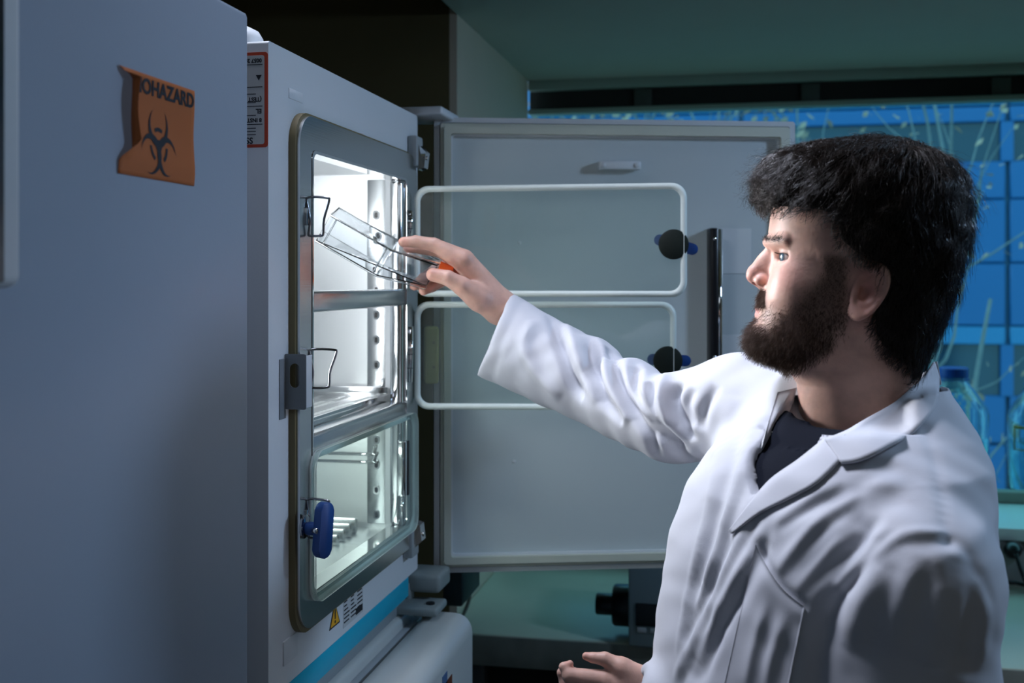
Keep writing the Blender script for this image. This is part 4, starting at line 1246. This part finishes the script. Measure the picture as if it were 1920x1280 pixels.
def hgrad(p, f, e=2.0):
    g = np.empty_like(p)
    for k in range(3):
        a = p.copy(); b = p.copy(); a[:, k] += e; b[:, k] -= e
        g[:, k] = f([a[:, 0], a[:, 1], a[:, 2]]) - f([b[:, 0], b[:, 1], b[:, 2]])
    return g / np.maximum(np.linalg.norm(g, axis=1, keepdims=True), 1e-6)
def grow_hair(n, K, step, lift, curl, rad, fly, top_only=False, seed=1):
    r = np.random.RandomState(seed)
    vid = r.randint(0, len(Vu), n * 3)
    root = Vu[vid] + r.uniform(-3, 3, (n * 3, 3))
    ok = np.abs(core_sdf([root[:, 0], root[:, 1], root[:, 2]])) < 6
    if top_only: ok &= root[:, 1] < 330
    root = root[ok][:n]; n = len(root)
    p = root.copy(); path = [p.copy()]
    cr = np.array((1735, 285, 0.))
    ph = r.uniform(0, 6.28, (n, 3)); fq = r.uniform(.25, .7, (n, 1))
    # locks: neighbouring roots share direction, lift and length
    q = root
    lock = np.stack([np.sin(q[:, 0] * .075 + 1.7 * np.sin(q[:, 1] * .05 + q[:, 2] * .03)), np.sin(q[:, 1] * .08 + q[:, 2] * .06 + 2 * np.sin(q[:, 0] * .04)), np.sin(q[:, 2] * .09 + q[:, 0] * .06 + 1.1)], 1)
    lk = np.sin(q[:, 0] * .11 + q[:, 2] * .13 + 2.0 * np.sin(q[:, 1] * .06))
    off = 2 + lift * (.5 + .5 * lk)**1.5 + r.uniform(-3, 4, n)
    jit = r.normal(0, .16, (n, 3)) + .42 * lock
    ln = (1 + .25 * lk[:, None]) * r.uniform(.7, 1.15, (n, 1))
    lim = r.uniform(-6, 14, n) + 7 * lk
    alive = np.ones(n, bool); d0 = None
    for i in range(K - 1):
        nn = hgrad(p, hull_sdf)
        out = p - cr; out /= np.maximum(np.linalg.norm(out, axis=1, keepdims=True), 1e-6)
        dr = out * np.array([1.0, .4, 1.0]) + np.array([0, .55, 0]) + jit
        dr = dr + sstep(p[:, 0], 1640, 1740)[:, None] * np.array([.15, .5, 0])
        dr = dr + sstep(p[:, 1], 560, 660)[:, None] * np.array([-.55, .1, 0]) * (p[:, 0] > 1660)[:, None]
        dr += curl * np.sin(ph + fq * i * 2.2)
        dr -= nn * (dr * nn).sum(1, keepdims=True) * (1 - fly * i / K)
        dr /= np.maximum(np.linalg.norm(dr, axis=1, keepdims=True), 1e-6)
        if d0 is not None:
            dr = .45 * d0 + .55 * dr; dr /= np.linalg.norm(dr, axis=1, keepdims=True)
        d0 = dr
        pn = p + dr * step * ln
        hv = hull_sdf([pn[:, 0], pn[:, 1], pn[:, 2]])
        tgt = -5 + (off + 2) * (i / K) + fly * 24 * (i / K)**2
        pn = pn + nn * (np.clip(tgt - hv, -6, 6) * (1 - .5 * fly))[:, None]
        fr_ = pn[:, 0] < 1545
        alive &= np.where(fr_, pn[:, 1] - np.interp(pn[:, 0], [1400, 1432, 1500, 1545], [376, 400, 408, 420]) < lim * 1.1, cut_sdf([pn[:, 0], pn[:, 1]]) < lim)
        alive &= pn[:, 1] < 716 + lim
        p = np.where(alive[:, None], pn, p + dr * .05)
        path.append(p.copy())
    pts = np.stack(path, 1)
    rr = np.linspace(1, .35, K)[None, :].repeat(n, 0) * rad * r.uniform(.7, 1.2, (n, 1))
    return pts, rr
sets = [grow_hair(11000, 11, 8.0, 14, .35, .00030, 0.0, seed=2), grow_hair(3000, 13, 8, 18, .7, .00022, .35, seed=3),
        grow_hair(900, 18, 6.5, 16, 1.6, .00018, 1.1, True, seed=4), grow_hair(500, 12, 7, 12, .7, .00016, .8, seed=6)]
Vs = []; Qs = []; o_ = 0
for pts, rr in sets:
    V_, Q_ = tubes(head2w(pts), rr); Vs.append(V_); Qs.append(Q_ + o_); o_ += len(V_)
np_mesh('hair_strands', np.concatenate(Vs), np.concatenate(Qs), HAIR, hair).__setitem__('kind', 'stuff')

# beard, moustache, eyebrows, lashes
def grow_skin(mask, n, lo, hi, dirn, rad, K=5, seed=1, nrm=.55, curl=.5):
    r = np.random.RandomState(seed)
    pr = mask / mask.sum(); vid = r.choice(len(Vh), n, p=pr)
    p = Vh[vid] + r.uniform(-1.2, 1.2, (n, 3)); nn = Nh_px[vid]
    L_ = r.uniform(lo, hi, (n, 1)) if np.isscalar(lo) else (lo[vid][:, None] * r.uniform(.6, 1.15, (n, 1)))
    d = nn * nrm + dirn(p, nn) + r.normal(0, .30, (n, 3)); d /= np.linalg.norm(d, axis=1, keepdims=True)
    ph = r.uniform(0, 6.28, (n, 3)); path = [p - nn * 1.0]
    for i in range(K - 1):
        d = d + curl * .3 * np.sin(ph + 1.4 * i) + .10 * dirn(p, nn); d /= np.linalg.norm(d, axis=1, keepdims=True)
        p = p + d * L_ / (K - 1); path.append(p)
    return np.stack(path, 1), np.linspace(1, .4, K)[None].repeat(n, 0) * rad
bl = 5 + 13 * sstep(Vh[:, 1], 570, 640) * (1 - .5 * sstep(Vh[:, 0], 1480, 1560)); bl = bl + 5 * np.exp(-(((Vh[:, 1] - 640) / 30)**2 + ((Vh[:, 0] - 1410) / 40)**2))
bl = np.where((Vh[:, 1] < 580) & (Vh[:, 0] < 1450), 15, bl)
def bdir(p, n):
    d = np.tile(np.array([-.18, .70, 0.]), (len(p), 1))
    ch = np.exp(-(((p[:, 1] - 605) / 14)**2)) * (p[:, 0] < 1440)
    d[:, 0] -= .5 * ch; d[:, 2] += .4 * np.sign(p[:, 2]) * ((p[:, 1] < 582) & (p[:, 0] < 1450))
    d[:, 0] += .35 * ((p[:, 1] < 582) & (p[:, 0] < 1450)); return d
pts1 = grow_skin(bmk_raw**1.6, 17000, bl, bl, bdir, .00017, 5, 7)
V_, Q_ = tubes(head2w(pts1[0]), pts1[1])
bo = np_mesh('beard', V_, Q_, BRD, man); tag(bo, 'full brown beard and moustache', kind='stuff')
ebm = np.exp(-(((v - (450 + .10 * (u - 1437))) / 5.5)**2)) * sstep(l, 10, 16) * (1 - sstep(l, 72, 86)) * (u < 1510) * (u > 1425)
pts2 = grow_skin(ebm**2, 1700, 8, 14, lambda p, n: np.stack([.7 + 0 * p[:, 0], -.25 + 0 * p[:, 0], .5 * np.sign(p[:, 2])], 1), .00016, 4, 9, .2, .2)
V_, Q_ = tubes(head2w(pts2[0]), pts2[1])
o = np_mesh('eyebrows', V_, Q_, HAIR, man); tag(o, kind='stuff')
ll = []
for sgn in (1, -1):
    for i in range(26):
        a = -.9 + 1.8 * i / 25
        b0 = np.array((EYE[0] - 22 * math.cos(a), 475.5 + 1.5 * abs(a), (EYE[2] + 22 * math.sin(a)) * 1.0))
        dirv = np.array((-math.cos(a), .15, math.sin(a)))
        pth = [b0 + dirv * 9 * t + np.array((0, -4 * t * t, 0)) for t in (0, .35, .7, 1)]
        q = np.array(pth); q[:, 2] *= sgn; ll.append(q)
ll = np.array(ll)
V_, Q_ = tubes(head2w(ll), np.tile(np.linspace(1, .4, 4) * .00024, (len(ll), 1)))
o = np_mesh('eyelashes', V_, Q_, HAIR, man); tag(o, kind='stuff')

# ------------------------------------------------------------------ clothes
from mathutils.bvhtree import BVHTree
CLOTH = mat('white_coat_cotton', (.54, .55, .60), .75, bump=.12, bscale=1100, Sheen_Weight=.15)
NAVY = mat('navy_jersey', (.004, .006, .013), .9, spec=.15, bump=.3, bscale=900)
h_ = .0034
LO = (-.085, .985, 1.06); HI = (.60, 1.86, 1.60)
X = axes(LO, HI, h_)
Ct = torso(X, .004)
sl = chain(X, SLV, 0, .008)
Ct = smin(Ct, cone(X, (.372, 1.315, 1.425), SHR, .060, .066), .03)
Ct = smin(Ct, cone(X, (.395, 1.25, 1.395), SHL, .060, .078), .035)
# cuff ends: cut flat and hollow
def cut_end(D, ax_, q, hollow_r, depth):
    ax_ = np.array(ax_); ax_ /= np.linalg.norm(ax_)
    t = sum((x - a) * b for x, a, b in zip(X, q, ax_))
    near = np.sqrt(sum((x - a)**2 for x, a in zip(X, q))) < .16
    D = np.where(near, np.maximum(D, t), D)
    inn = np.maximum(cone(X, np.array(q) - ax_ * depth, np.array(q) + ax_ * .05, hollow_r * .8, hollow_r), -t - depth)
    return np.where(near, np.maximum(D, -inn), D)
sl = cut_end(sl, (-.926, 0, .378), SLV[-1][0], SLV[-1][1] - .006, .06)
sl2 = cut_end(chain(X, SLL, 0, .03), (-.85, .05, .40), SLL[4][0], SLL[4][1] - .006, .04)
Ct = smin(Ct, sl, .022)
Ct = smin(Ct, sl2, .022)
# neck opening and the open front down to the first button
inner = torso(X, -.022)
nk = cone(X, (.405, 1.277, 1.36), (.418, 1.28, 1.56), .070, .082)
def chest(uv_d):
    p = C(*uv_d); return (p[:2] - np.array((.36, 1.265))).dot(A2), p[2]
vpoly = [chest(q) for q in ((1512, 715, 1.28), (1488, 850, 1.25), (1462, 925, 1.20), (1484, 912, 1.19), (1584, 842, 1.18), (1615, 745, 1.22))]
dx, dy = X[0] - .36, X[1] - 1.265
S_ = dx * A2[0] + dy * A2[1]; T_ = dx * B2[0] + dy * B2[1]
ins = np.zeros(np.broadcast(S_, X[2]).shape, bool); sdv = np.full(ins.shape, 1e9, np.float32)
for i in range(len(vpoly)):
    (s0, z0), (s1, z1) = vpoly[i], vpoly[(i + 1) % len(vpoly)]
    cr_ = ((z0 > X[2]) != (z1 > X[2])) & (S_ < (s1 - s0) * (X[2] - z0) / ((z1 - z0) if abs(z1 - z0) > 1e-9 else 1e-9) + s0)
    ins ^= cr_
    e = (s1 - s0, z1 - z0); L2 = e[0]**2 + e[1]**2
    t = np.clip(((S_ - s0) * e[0] + (X[2] - z0) * e[1]) / L2, 0, 1)
    sdv = np.minimum(sdv, np.sqrt((S_ - s0 - t * e[0])**2 + (X[2] - z0 - t * e[1])**2))
sdv = np.where(ins, -sdv, sdv)
vcut = np.maximum(np.maximum(sdv, -T_), -inner)
axd = np.sqrt((X[0] - .405)**2 + (X[1] - 1.277)**2)
def neckline(z0, r0, d0): return np.where(axd < .125, X[2] - (z0 + .471 * (X[0] - r0) + .489 * (X[1] - d0)), -1)
Ct = np.maximum(Ct, neckline(1.450, .389, 1.20))
Ct = np.maximum(Ct, -np.maximum(torso(X, -.010), (1.409 + .471 * (X[0] - .337) + .489 * (X[1] - 1.20)) - X[2]))
Ct = np.maximum(Ct, -vcut); Ct = np.maximum(Ct, -np.maximum(nk, 1.365 - X[2]))
Vc, Qc = nets(Ct, LO, h_)
Qc = outward(Vc, Qc)
Vc = relax(Vc, Qc, 3, .5)

def ray_px(bvh, u, v):
    k = (u - 960) / FPX; d = Vector((k, 1, (HOR - v) / FPX)).normalized()
    r = bvh.ray_cast(Vector((0, 0, ZC)), d)
    return (np.array(r[0]), np.array(r[1])) if r[0] is not None else (None, None)
def make_bvh(V, Q): return BVHTree.FromPolygons([tuple(p) for p in V], [tuple(int(i) for i in q) for q in Q])
bvh = make_bvh(Vc, Qc)
def trace(pxs, n=10):
    out = []
    pp = smooth_path([Vector((a, b, 0)) for a, b in pxs], n)
    for q in pp:
        h, nn = ray_px(bvh, q.x, q.y)
        if h is not None: out.append(h)
    return np.array(out) if out else None
def fold(pxs, amp, w, taper=True, sharp=2.0):
    """ridge (amp > 0) or valley (amp < 0) of half-width w running along a traced line on the cloth"""
    global Vc
    L_ = trace(pxs)
    if L_ is None or len(L_) < 3: return
    lo, hi = L_.min(0) - 3 * w, L_.max(0) + 3 * w
    m = np.nonzero(((Vc > lo) & (Vc < hi)).all(1))[0]
    if not len(m): return
    P_ = Vc[m]
    D = ((P_[:, None, :] - L_[None, :, :])**2).sum(2)
    j = D.argmin(1); dist = np.sqrt(D[np.arange(len(m)), j])
    t = j / (len(L_) - 1)
    k = np.sin(math.pi * np.clip(t, .0, 1))**.6 if taper else 1.0
    ok = (NC[m] * (-P_ + np.array((0, 0, ZC)))).sum(1) > -.3
    g = amp * k * np.exp(-np.abs(dist / w)**sharp) * ok
    DISP[m] += g
NC = normals(Vc, Qc); DISP = np.zeros(len(Vc))
mmv, mms = -.011, .010
SV = [[(1032, 590), (1046, 624), (1054, 658), (1074, 714), (1094, 742)],
      [(1105, 630), (1113, 675), (1122, 731), (1144, 762), (1168, 790)],
      [(1139, 652), (1156, 697), (1172, 737), (1192, 782), (1217, 821), (1233, 858)],
      [(1192, 690), (1193, 731), (1217, 793), (1254, 832), (1292, 866)],
      [(1223, 715), (1219, 757), (1243, 807), (1283, 850)],
      [(1276, 716), (1261, 742), (1268, 779), (1300, 828)],
      [(1300, 728), (1286, 760), (1300, 800)],
      [(1343, 722), (1320, 765), (1312, 806)]]
for k_, q in enumerate(SV): fold(q, -.0200 if k_ < 6 else -.0095, .0080)
SR = [[(1060, 606), (1075, 650), (1096, 700), (1120, 750)], [(1122, 630), (1136, 680), (1150, 730), (1180, 790)], [(1180, 658), (1172, 700), (1190, 750), (1225, 800)],
      [(1206, 676), (1205, 730), (1228, 785), (1265, 830)], [(1245, 700), (1240, 750), (1255, 800)], [(1000, 600), (985, 650), (1010, 700), (1050, 745)]]
for q in SR: fold(q, .0105, .010)
# body drapery: long soft folds running from the raised shoulder, pulls toward the near armhole
BV = [[(1400, 770), (1370, 880), (1330, 1010), (1290, 1130)], [(1372, 1010), (1330, 1100), (1280, 1210)],
      [(1440, 1010), (1400, 1090), (1330, 1200), (1290, 1275)], [(1350, 1180), (1320, 1240), (1300, 1285)]]
for q in BV: fold(q, -.0060, .010)
for q in [[(1375, 740), (1350, 850), (1325, 940)], [(1425, 740), (1395, 860), (1350, 990)], [(1400, 1030), (1350, 1130), (1300, 1240)], [(1560, 960), (1510, 1010), (1470, 1080)]]: fold(q, .0040, .014)
fold([(1612, 985), (1585, 1050), (1560, 1120), (1542, 1190), (1530, 1290)], -.009, .014, False)
fold([(1640, 1000), (1600, 1070), (1575, 1110)], -.006, .010)
for q in [[(1700, 930), (1640, 965), (1580, 1020)], [(1720, 905), (1650, 935), (1590, 975)], [(1690, 870), (1620, 900), (1560, 950)]]: fold(q, -.0028, .010)
for q in [[(1650, 1060), (1615, 1130), (1590, 1220)], [(1720, 1030), (1700, 1100), (1650, 1190)], [(1795, 1030), (1798, 1120), (1780, 1230), (1770, 1290)], [(1762, 1030), (1765, 1120), (1748, 1250)], [(1830, 1080), (1842, 1160), (1835, 1260)]]: fold(q, .0034, .012)
for q in [[(1680, 1060), (1660, 1140), (1620, 1240)], [(1740, 1050), (1735, 1130), (1705, 1250)], [(1780, 1040), (1782, 1130), (1765, 1260)], [(1815, 1050), (1822, 1150), (1810, 1270)]]: fold(q, -.0030, .011)
# seams: sewn lines stand as thin grooves
for q in [[(1732, 797), (1757, 880), (1777, 1010)], [(1777, 1010), (1695, 1015), (1620, 1060), (1570, 1105), (1545, 1180), (1532, 1275)], [(1777, 1010), (1805, 1022), (1838, 1080), (1857, 1122)], [(982, 560), (958, 600), (935, 660), (922, 712)]]:
    fold(q, -.0020, .0070, False)
fold([(1770, 1000), (1695, 1005), (1622, 1048), (1568, 1095)], .004, .006, False)
# patch pocket: slightly raised panel with an open slanted top
pk = [(1417, 1020), (1460, 1095), (1507, 1137), (1495, 1210), (1472, 1300), (1360, 1300), (1385, 1150)]
hp_ = np.stack([960 + FPX * Vc[:, 0] / Vc[:, 1], HOR - (Vc[:, 2] - ZC) / Vc[:, 1] * FPX], 1)
def inside(poly, q):
    r = np.zeros(len(q), bool)
    for i in range(len(poly)):
        (x0, y0), (x1, y1) = poly[i], poly[(i + 1) % len(poly)]
        if y0 == y1: continue
        r ^= ((y0 > q[:, 1]) != (y1 > q[:, 1])) & (q[:, 0] < (x1 - x0) * (q[:, 1] - y0) / (y1 - y0) + x0)
    return r
front = (NC * (np.array((0, 0, ZC)) - Vc)).sum(1) > 0
fold([(1417, 1020), (1440, 1065), (1475, 1110), (1507, 1135)], -.004, .005, False)
# fine crumple everywhere
nv = Vc * 1.0
DISP += .0010 * np.sin(nv[:, 0] * 95 + 3 * np.sin(nv[:, 2] * 40)) * np.sin(nv[:, 2] * 70 + nv[:, 1] * 60) 
fine = [[(1345, 880), (1318, 980), (1288, 1120), (1268, 1240)], [(1392, 880), (1350, 1000), (1312, 1110), (1290, 1180)], [(1408, 968), (1352, 1070), (1300, 1180)], [(1440, 975), (1385, 1080), (1330, 1190), (1305, 1270)],
        [(1610, 925), (1530, 985), (1455, 1075)], [(1640, 955), (1560, 1030), (1490, 1110)], [(1575, 905), (1505, 945), (1445, 985)], [(1665, 985), (1590, 1060), (1535, 1160)], [(1330, 1120), (1290, 1210), (1262, 1285)],
        [(1440, 1130), (1415, 1210), (1400, 1290)], [(1475, 1150), (1450, 1230), (1440, 1290)]]
for q in fine:
    fold(q, .0034, .0058); fold([(a + 13, b + 9) for a, b in q], -.0034, .0060)
e_ = np.concatenate([Qc[:, [0, 1]], Qc[:, [1, 2]], Qc[:, [2, 3]], Qc[:, [3, 0]]]); e_ = np.concatenate([e_, e_[:, ::-1]])
n_e = np.maximum(np.bincount(e_[:, 0], minlength=len(Vc)), 1)
for _ in range(2): DISP = .5 * DISP + .5 * np.bincount(e_[:, 0], DISP[e_[:, 1]], len(Vc)) / n_e
DISP = np.clip(DISP, -.0150, .0125)
Vc = Vc + NC * DISP[:, None]
Vc = relax(Vc, Qc, 1, .35)
h2 = .009; L2o = (.02, .97, .52)
X2 = axes(L2o, (.64, 1.56, 1.09), h2)
Lw = smin(torso(X2, .003), chain(X2, SLL[:4], -.001, .03), .02)
Vw, Qw = nets(Lw, L2o, h2)
coat = np_mesh('lab_coat', cam2w(np.concatenate([Vc, relax(Vw, Qw, 2)])), np.concatenate([Qc, outward(Vw, Qw) + len(Vc)]), CLOTH, man); tag(coat, 'creased white cotton lab coat')
bvh = make_bvh(Vc, Qc)

h_ = .006
X = axes((.1, 1.0, 1.12), (.6, 1.55, 1.54), h_)
Ts = np.maximum(torso(X, -.0095), 1.27 - X[2])
axd = np.sqrt((X[0] - .405)**2 + (X[1] - 1.277)**2)
Ts = np.maximum(Ts, neckline(1.430, .337, 1.20))
Ts = np.maximum(Ts, .048 - ((X[0] - .405) * B2[0] + (X[1] - 1.277) * B2[1]))
Ts = np.maximum(Ts, -cone(X, (.398, 1.270, 1.405), (.408, 1.279, 1.465), .068, .106))
Vt, Qt = nets(Ts, (.1, 1.0, 1.12), h_)
Vt = relax(Vt, Qt, 2)
shirt = np_mesh('t_shirt', cam2w(Vt), outward(Vt, Qt), NAVY, man); tag(shirt, 'navy crew-neck t-shirt')
def ribbon(name, A_, B_, th, m, parent, nacross=6, puff=.006, steps=5, conform=.006):
    """cloth leaf between two 3-D edges (camera metres), bulging and with thickness"""
    A_ = smooth_path([Vector(p) for p in A_], steps); B_ = smooth_path([Vector(p) for p in B_], steps)
    n = min(len(A_), len(B_)); V = []
    ca = Vector((0, 0, ZC))
    for i in range(n):
        a, b = A_[i], B_[i]
        for k in range(nacross + 1):
            t = k / nacross; p = a.lerp(b, t)
            p = p + (ca - p).normalized() * puff * math.sin(math.pi * t)
            if conform:
                dv = (p - ca); hh = bvh.ray_cast(ca, dv.normalized())
                if hh[0] is not None and hh[3] < dv.length + conform: p = ca + dv.normalized() * (hh[3] - conform)
            V.append(np.array(p))
    V = np.array(V); w_ = nacross + 1
    Q = np.array([(i * w_ + k, i * w_ + k + 1, (i + 1) * w_ + k + 1, (i + 1) * w_ + k) for i in range(n - 1) for k in range(nacross)])
    N = normals(V, Q)
    if (N * (np.array((0, 0, ZC)) - V)).sum() < 0: N = -N; Q = Q[:, ::-1]
    V2 = V - N * th; m_ = len(V)
    per = [k for k in range(w_)] + [i * w_ + nacross for i in range(1, n)] + [(n - 1) * w_ + k for k in range(nacross - 1, -1, -1)] + [i * w_ for i in range(n - 2, 0, -1)]
    Qs_ = [(per[k], per[(k + 1) % len(per)], per[(k + 1) % len(per)] + m_, per[k] + m_) for k in range(len(per))]
    QQ = np.concatenate([Q, Q[:, ::-1] + m_, np.array(Qs_)])
    VV = np.concatenate([V, V2])
    return np_mesh(name, cam2w(VV), outward(VV, QQ), m, parent)
def surf(u, v, lift=.004, d=None):
    h, nn = ray_px(bvh, u, v)
    if h is None or (d is not None): h = C(u, v, d if d is not None else 1.25)
    r = np.array((0, 0, ZC)) - h; r /= np.linalg.norm(r)
    return h + r * lift
# collar leaf on the near side, turned down over the shoulder
def leaf(name, up, lo, th, lift, na=8, steps=5, puff=.004):
    """cloth leaf draped over the coat: both edges as (u, v, depth) points, pushed clear of the cloth beneath"""
    A_ = smooth_path([Vector(p) for p in up], steps); B_ = smooth_path([Vector(p) for p in lo], steps); n = len(A_)
    G = np.array([[np.array(A_[i].lerp(B_[i], k / na)) for k in range(na + 1)] for i in range(n)])
    lim = np.full((n, na + 1), 9.0)
    for i in range(n):
        for k in range(na + 1):
            h, _ = ray_px(bvh, G[i, k, 0], G[i, k, 1])
            if h is not None: lim[i, k] = h[1] - lift
            G[i, k, 2] -= puff * math.sin(math.pi * k / na)
    D = np.minimum(G[..., 2], lim)
    for _ in range(6):
        E = np.pad(D, 1, mode='edge'); D = np.minimum(.5 * D + .125 * (E[2:, 1:-1] + E[:-2, 1:-1] + E[1:-1, 2:] + E[1:-1, :-2]), lim)
    V = np.array([[C(G[i, k, 0], G[i, k, 1], D[i, k]) for k in range(na + 1)] for i in range(n)]).reshape(-1, 3)
    w_ = na + 1
    Q = np.array([(i * w_ + k, i * w_ + k + 1, (i + 1) * w_ + k + 1, (i + 1) * w_ + k) for i in range(n - 1) for k in range(na)])
    N = normals(V, Q)
    if (N * (np.array((0, 0, ZC)) - V)).sum() < 0: N = -N; Q = Q[:, ::-1]
    per = [k for k in range(w_)] + [i * w_ + na for i in range(1, n)] + [(n - 1) * w_ + k for k in range(na - 1, -1, -1)] + [i * w_ for i in range(n - 2, 0, -1)]
    m_ = len(V)
    QQ = np.concatenate([Q, Q[:, ::-1] + m_, np.array([(per[k], per[(k + 1) % len(per)], per[(k + 1) % len(per)] + m_, per[k] + m_) for k in range(len(per))])])
    VV = np.concatenate([V, V - N * th])
    return np_mesh(name, cam2w(VV), outward(VV, QQ), CLOTH, coat)
leaf('collar', [(1753, 678, 1.315), (1738, 700, 1.275), (1708, 727, 1.232), (1675, 755, 1.212), (1622, 785, 1.200), (1586, 806, 1.195), (1546, 822, 1.192)],
     [(1762, 706, 1.325), (1760, 742, 1.29), (1746, 776, 1.22), (1702, 814, 1.19), (1648, 846, 1.18), (1610, 862, 1.175), (1577, 866, 1.175)], .003, .010)
# stand of the collar behind the neck
st_u = [C(1753, 678, 1.315), C(1745, 690, 1.345), C(1715, 705, 1.375), C(1660, 718, 1.395)]
st_l = [C(1761, 720, 1.325), C(1752, 735, 1.35), C(1718, 750, 1.38), C(1660, 760, 1.40)]
ribbon('collar_stand', st_u, st_l, .003, CLOTH, coat, puff=.002)
leaf('lapel', [(1546, 820, 1.190), (1496, 860, 1.19), (1444, 897, 1.19), (1405, 942, 1.19), (1366, 994, 1.20)],
     [(1584, 852, 1.18), (1530, 905, 1.18), (1482, 932, 1.18), (1424, 960, 1.19), (1370, 1000, 1.20)], .0028, .006)
leaf('lapel', [(1496, 726, 1.31), (1474, 790, 1.29), (1452, 846, 1.25), (1440, 876, 1.24)], [(1458, 735, 1.33), (1440, 795, 1.30), (1428, 846, 1.27), (1434, 878, 1.24)], .0028, .008)
leaf('pocket', [(1417, 1020, 1.35), (1438, 1062, 1.35), (1468, 1104, 1.35), (1508, 1137, 1.35)], [(1356, 1292, 1.35), (1392, 1298, 1.35), (1430, 1302, 1.35), (1474, 1302, 1.35)], .0015, .0022, 24, 8, 0)
# trousers and shoes below the coat hem (outside the picture)
TRO = mat('dark_trousers', (.012, .014, .02), .85)
SHO = mat('black_leather', (.01, .01, .01), .4)
h_ = .012
X = axes((.05, .9, .02), (.65, 1.65, .62), h_)
for sgn in (1, -1):
    q = np.array((.345, 1.27)) + sgn * A2 * .105
    D = cone(X, (q[0], q[1], .58), (q[0] + .01, q[1], .32), .085, .068)
    D = smin(D, cone(X, (q[0] + .01, q[1], .32), (q[0] + .015, q[1], .09), .066, .058), .02)
    V_, Q_ = nets(D, (.05, .9, .02), h_)
    np_mesh('trouser_leg', cam2w(V_), outward(V_, Q_), TRO, man)
    f0 = q + np.array((.02, 0)); f1 = f0 + B2 * .19
    Xs = axes((-.15, .85, 0.0), (.65, 1.7, .16), .008)
    D = cone(Xs, (f0[0], f0[1], .045), (f1[0], f1[1], .035), .045, .040)
    D = smin(D, cone(Xs, (f0[0], f0[1], .05), (f0[0], f0[1], .13), .045, .05), .03); D = np.maximum(D, .002 - Xs[2])
    V_, Q_ = nets(np.pad(D, ((0,0),(0,0),(1,0)), constant_values=1.0), (-.15, .85, -.008), .008)
    np_mesh('shoe', cam2w(V_), outward(V_, Q_), SHO, man)

# ------------------------------------------------------------------ culture flask in the right hand
FG = mat('flask_polystyrene', (.96, .98, 1.0), .02, 0, Transmission_Weight=1.0, IOR=1.42)
CAPO = mat('orange_cap', (.85, .14, .02), .4)
def cdir(p): return Vector(cam2w(np.array(p)))
fl_o = C(619, 403, 1.715)
Lx = np.array((.862, .10, -.50)); Lx /= np.linalg.norm(Lx)
Wx = np.array((.16, .98, .10)); Wx -= Lx * Wx.dot(Lx); Wx /= np.linalg.norm(Wx)
Tx = np.cross(Wx, Lx); Tx = Tx if Tx[2] < 0 else -Tx
kf = 1.715 / FPX
L2x = np.array((.945, .07, -.315)); L2x /= np.linalg.norm(L2x)            # the shoulder of the flask is canted upward
def fpt(a, b, c): return cam2w(fl_o + Lx * min(a, .108) + L2x * max(a - .108, 0) + Wx * b + Tx * c)
flk = empty('culture_flask', fpt(.1, .05, .048), 'clear plastic cell culture flask with orange cap held in the man\'s right hand', 'flask')
W_, T0 = .085, .047
outl = [(0, 0), (.108, 0), (.185, .024), (.185, .061), (.108, W_), (0, W_)]
inl = [(.0022, .0022), (.1075, .0022), (.1828, .0258), (.1828, .0592), (.1075, W_ - .0022), (.0022, W_ - .0022)]
def prism(ol, c0, c1, taper=0):
    n = len(ol); V = [fpt(a, b, c0 + (taper * max(0, a - .108) / .077)) for a, b in ol] + [fpt(a, b, c1 - taper * max(0, a - .108) / .077) for a, b in ol]
    F = [tuple(range(n)), tuple(range(2 * n - 1, n - 1, -1))] + [(i, n + i, n + (i + 1) % n, (i + 1) % n) for i in range(n)]
    return V, F
V1, F1 = prism(outl, 0, T0, .004); V2, F2 = prism(inl, .0022, T0 - .0022, .004)
n = len(V1)
bm = bmesh.new(); vs = [bm.verts.new(v) for v in V1]
for f in F1: bm.faces.new([vs[i] for i in f])
bmesh.ops.recalc_face_normals(bm, faces=bm.faces)
bmesh.ops.bevel(bm, geom=list(bm.edges), offset=.0016, segments=2, profile=.5, affect='EDGES')
b2 = bmesh.new(); vs = [b2.verts.new(v) for v in V2]
for f in F2: b2.faces.new([vs[i] for i in f])
bmesh.ops.recalc_face_normals(b2, faces=b2.faces); bmesh.ops.reverse_faces(b2, faces=b2.faces)
tmp = bpy.data.meshes.new('tmp'); b2.to_mesh(tmp); b2.free(); bm.from_mesh(tmp); bpy.data.meshes.remove(tmp)
me = bpy.data.meshes.new('flask_body'); bm.to_mesh(me); bm.free(); me.materials.append(FG)
o = bpy.data.objects.new('flask_body', me); COL.objects.link(o); put(o, flk)
# raised rims and ribs that catch the light
for (c_) in (0.0, T0):
    pts = [fpt(a, b, c_) for a, b in outl]
    tube('rim', [Vector(p) for p in pts], .0013, FG, flk, 6, True)
for a_ in (.012, .100):
    tube('rib', [Vector(fpt(a_, .0008, .002)), Vector(fpt(a_, .0008, T0 - .002))], .0013, FG, flk, 6)
neck_d = cdir(L2x)
Mn = frame(Vector(fpt(.185, .038, .016)), neck_d.orthogonal(), neck_d)
lathe('neck', [(.0145, -.002), (.0145, .012), (.0125, .012), (.0125, -.002)], FG, flk, 24, M=Mn)
lathe('cap', [(0, .026), (.015, .026), (.0165, .024), (.0165, .004), (.0150, .003), (0, .003)][::-1], CAPO, flk, 28, M=Mn)
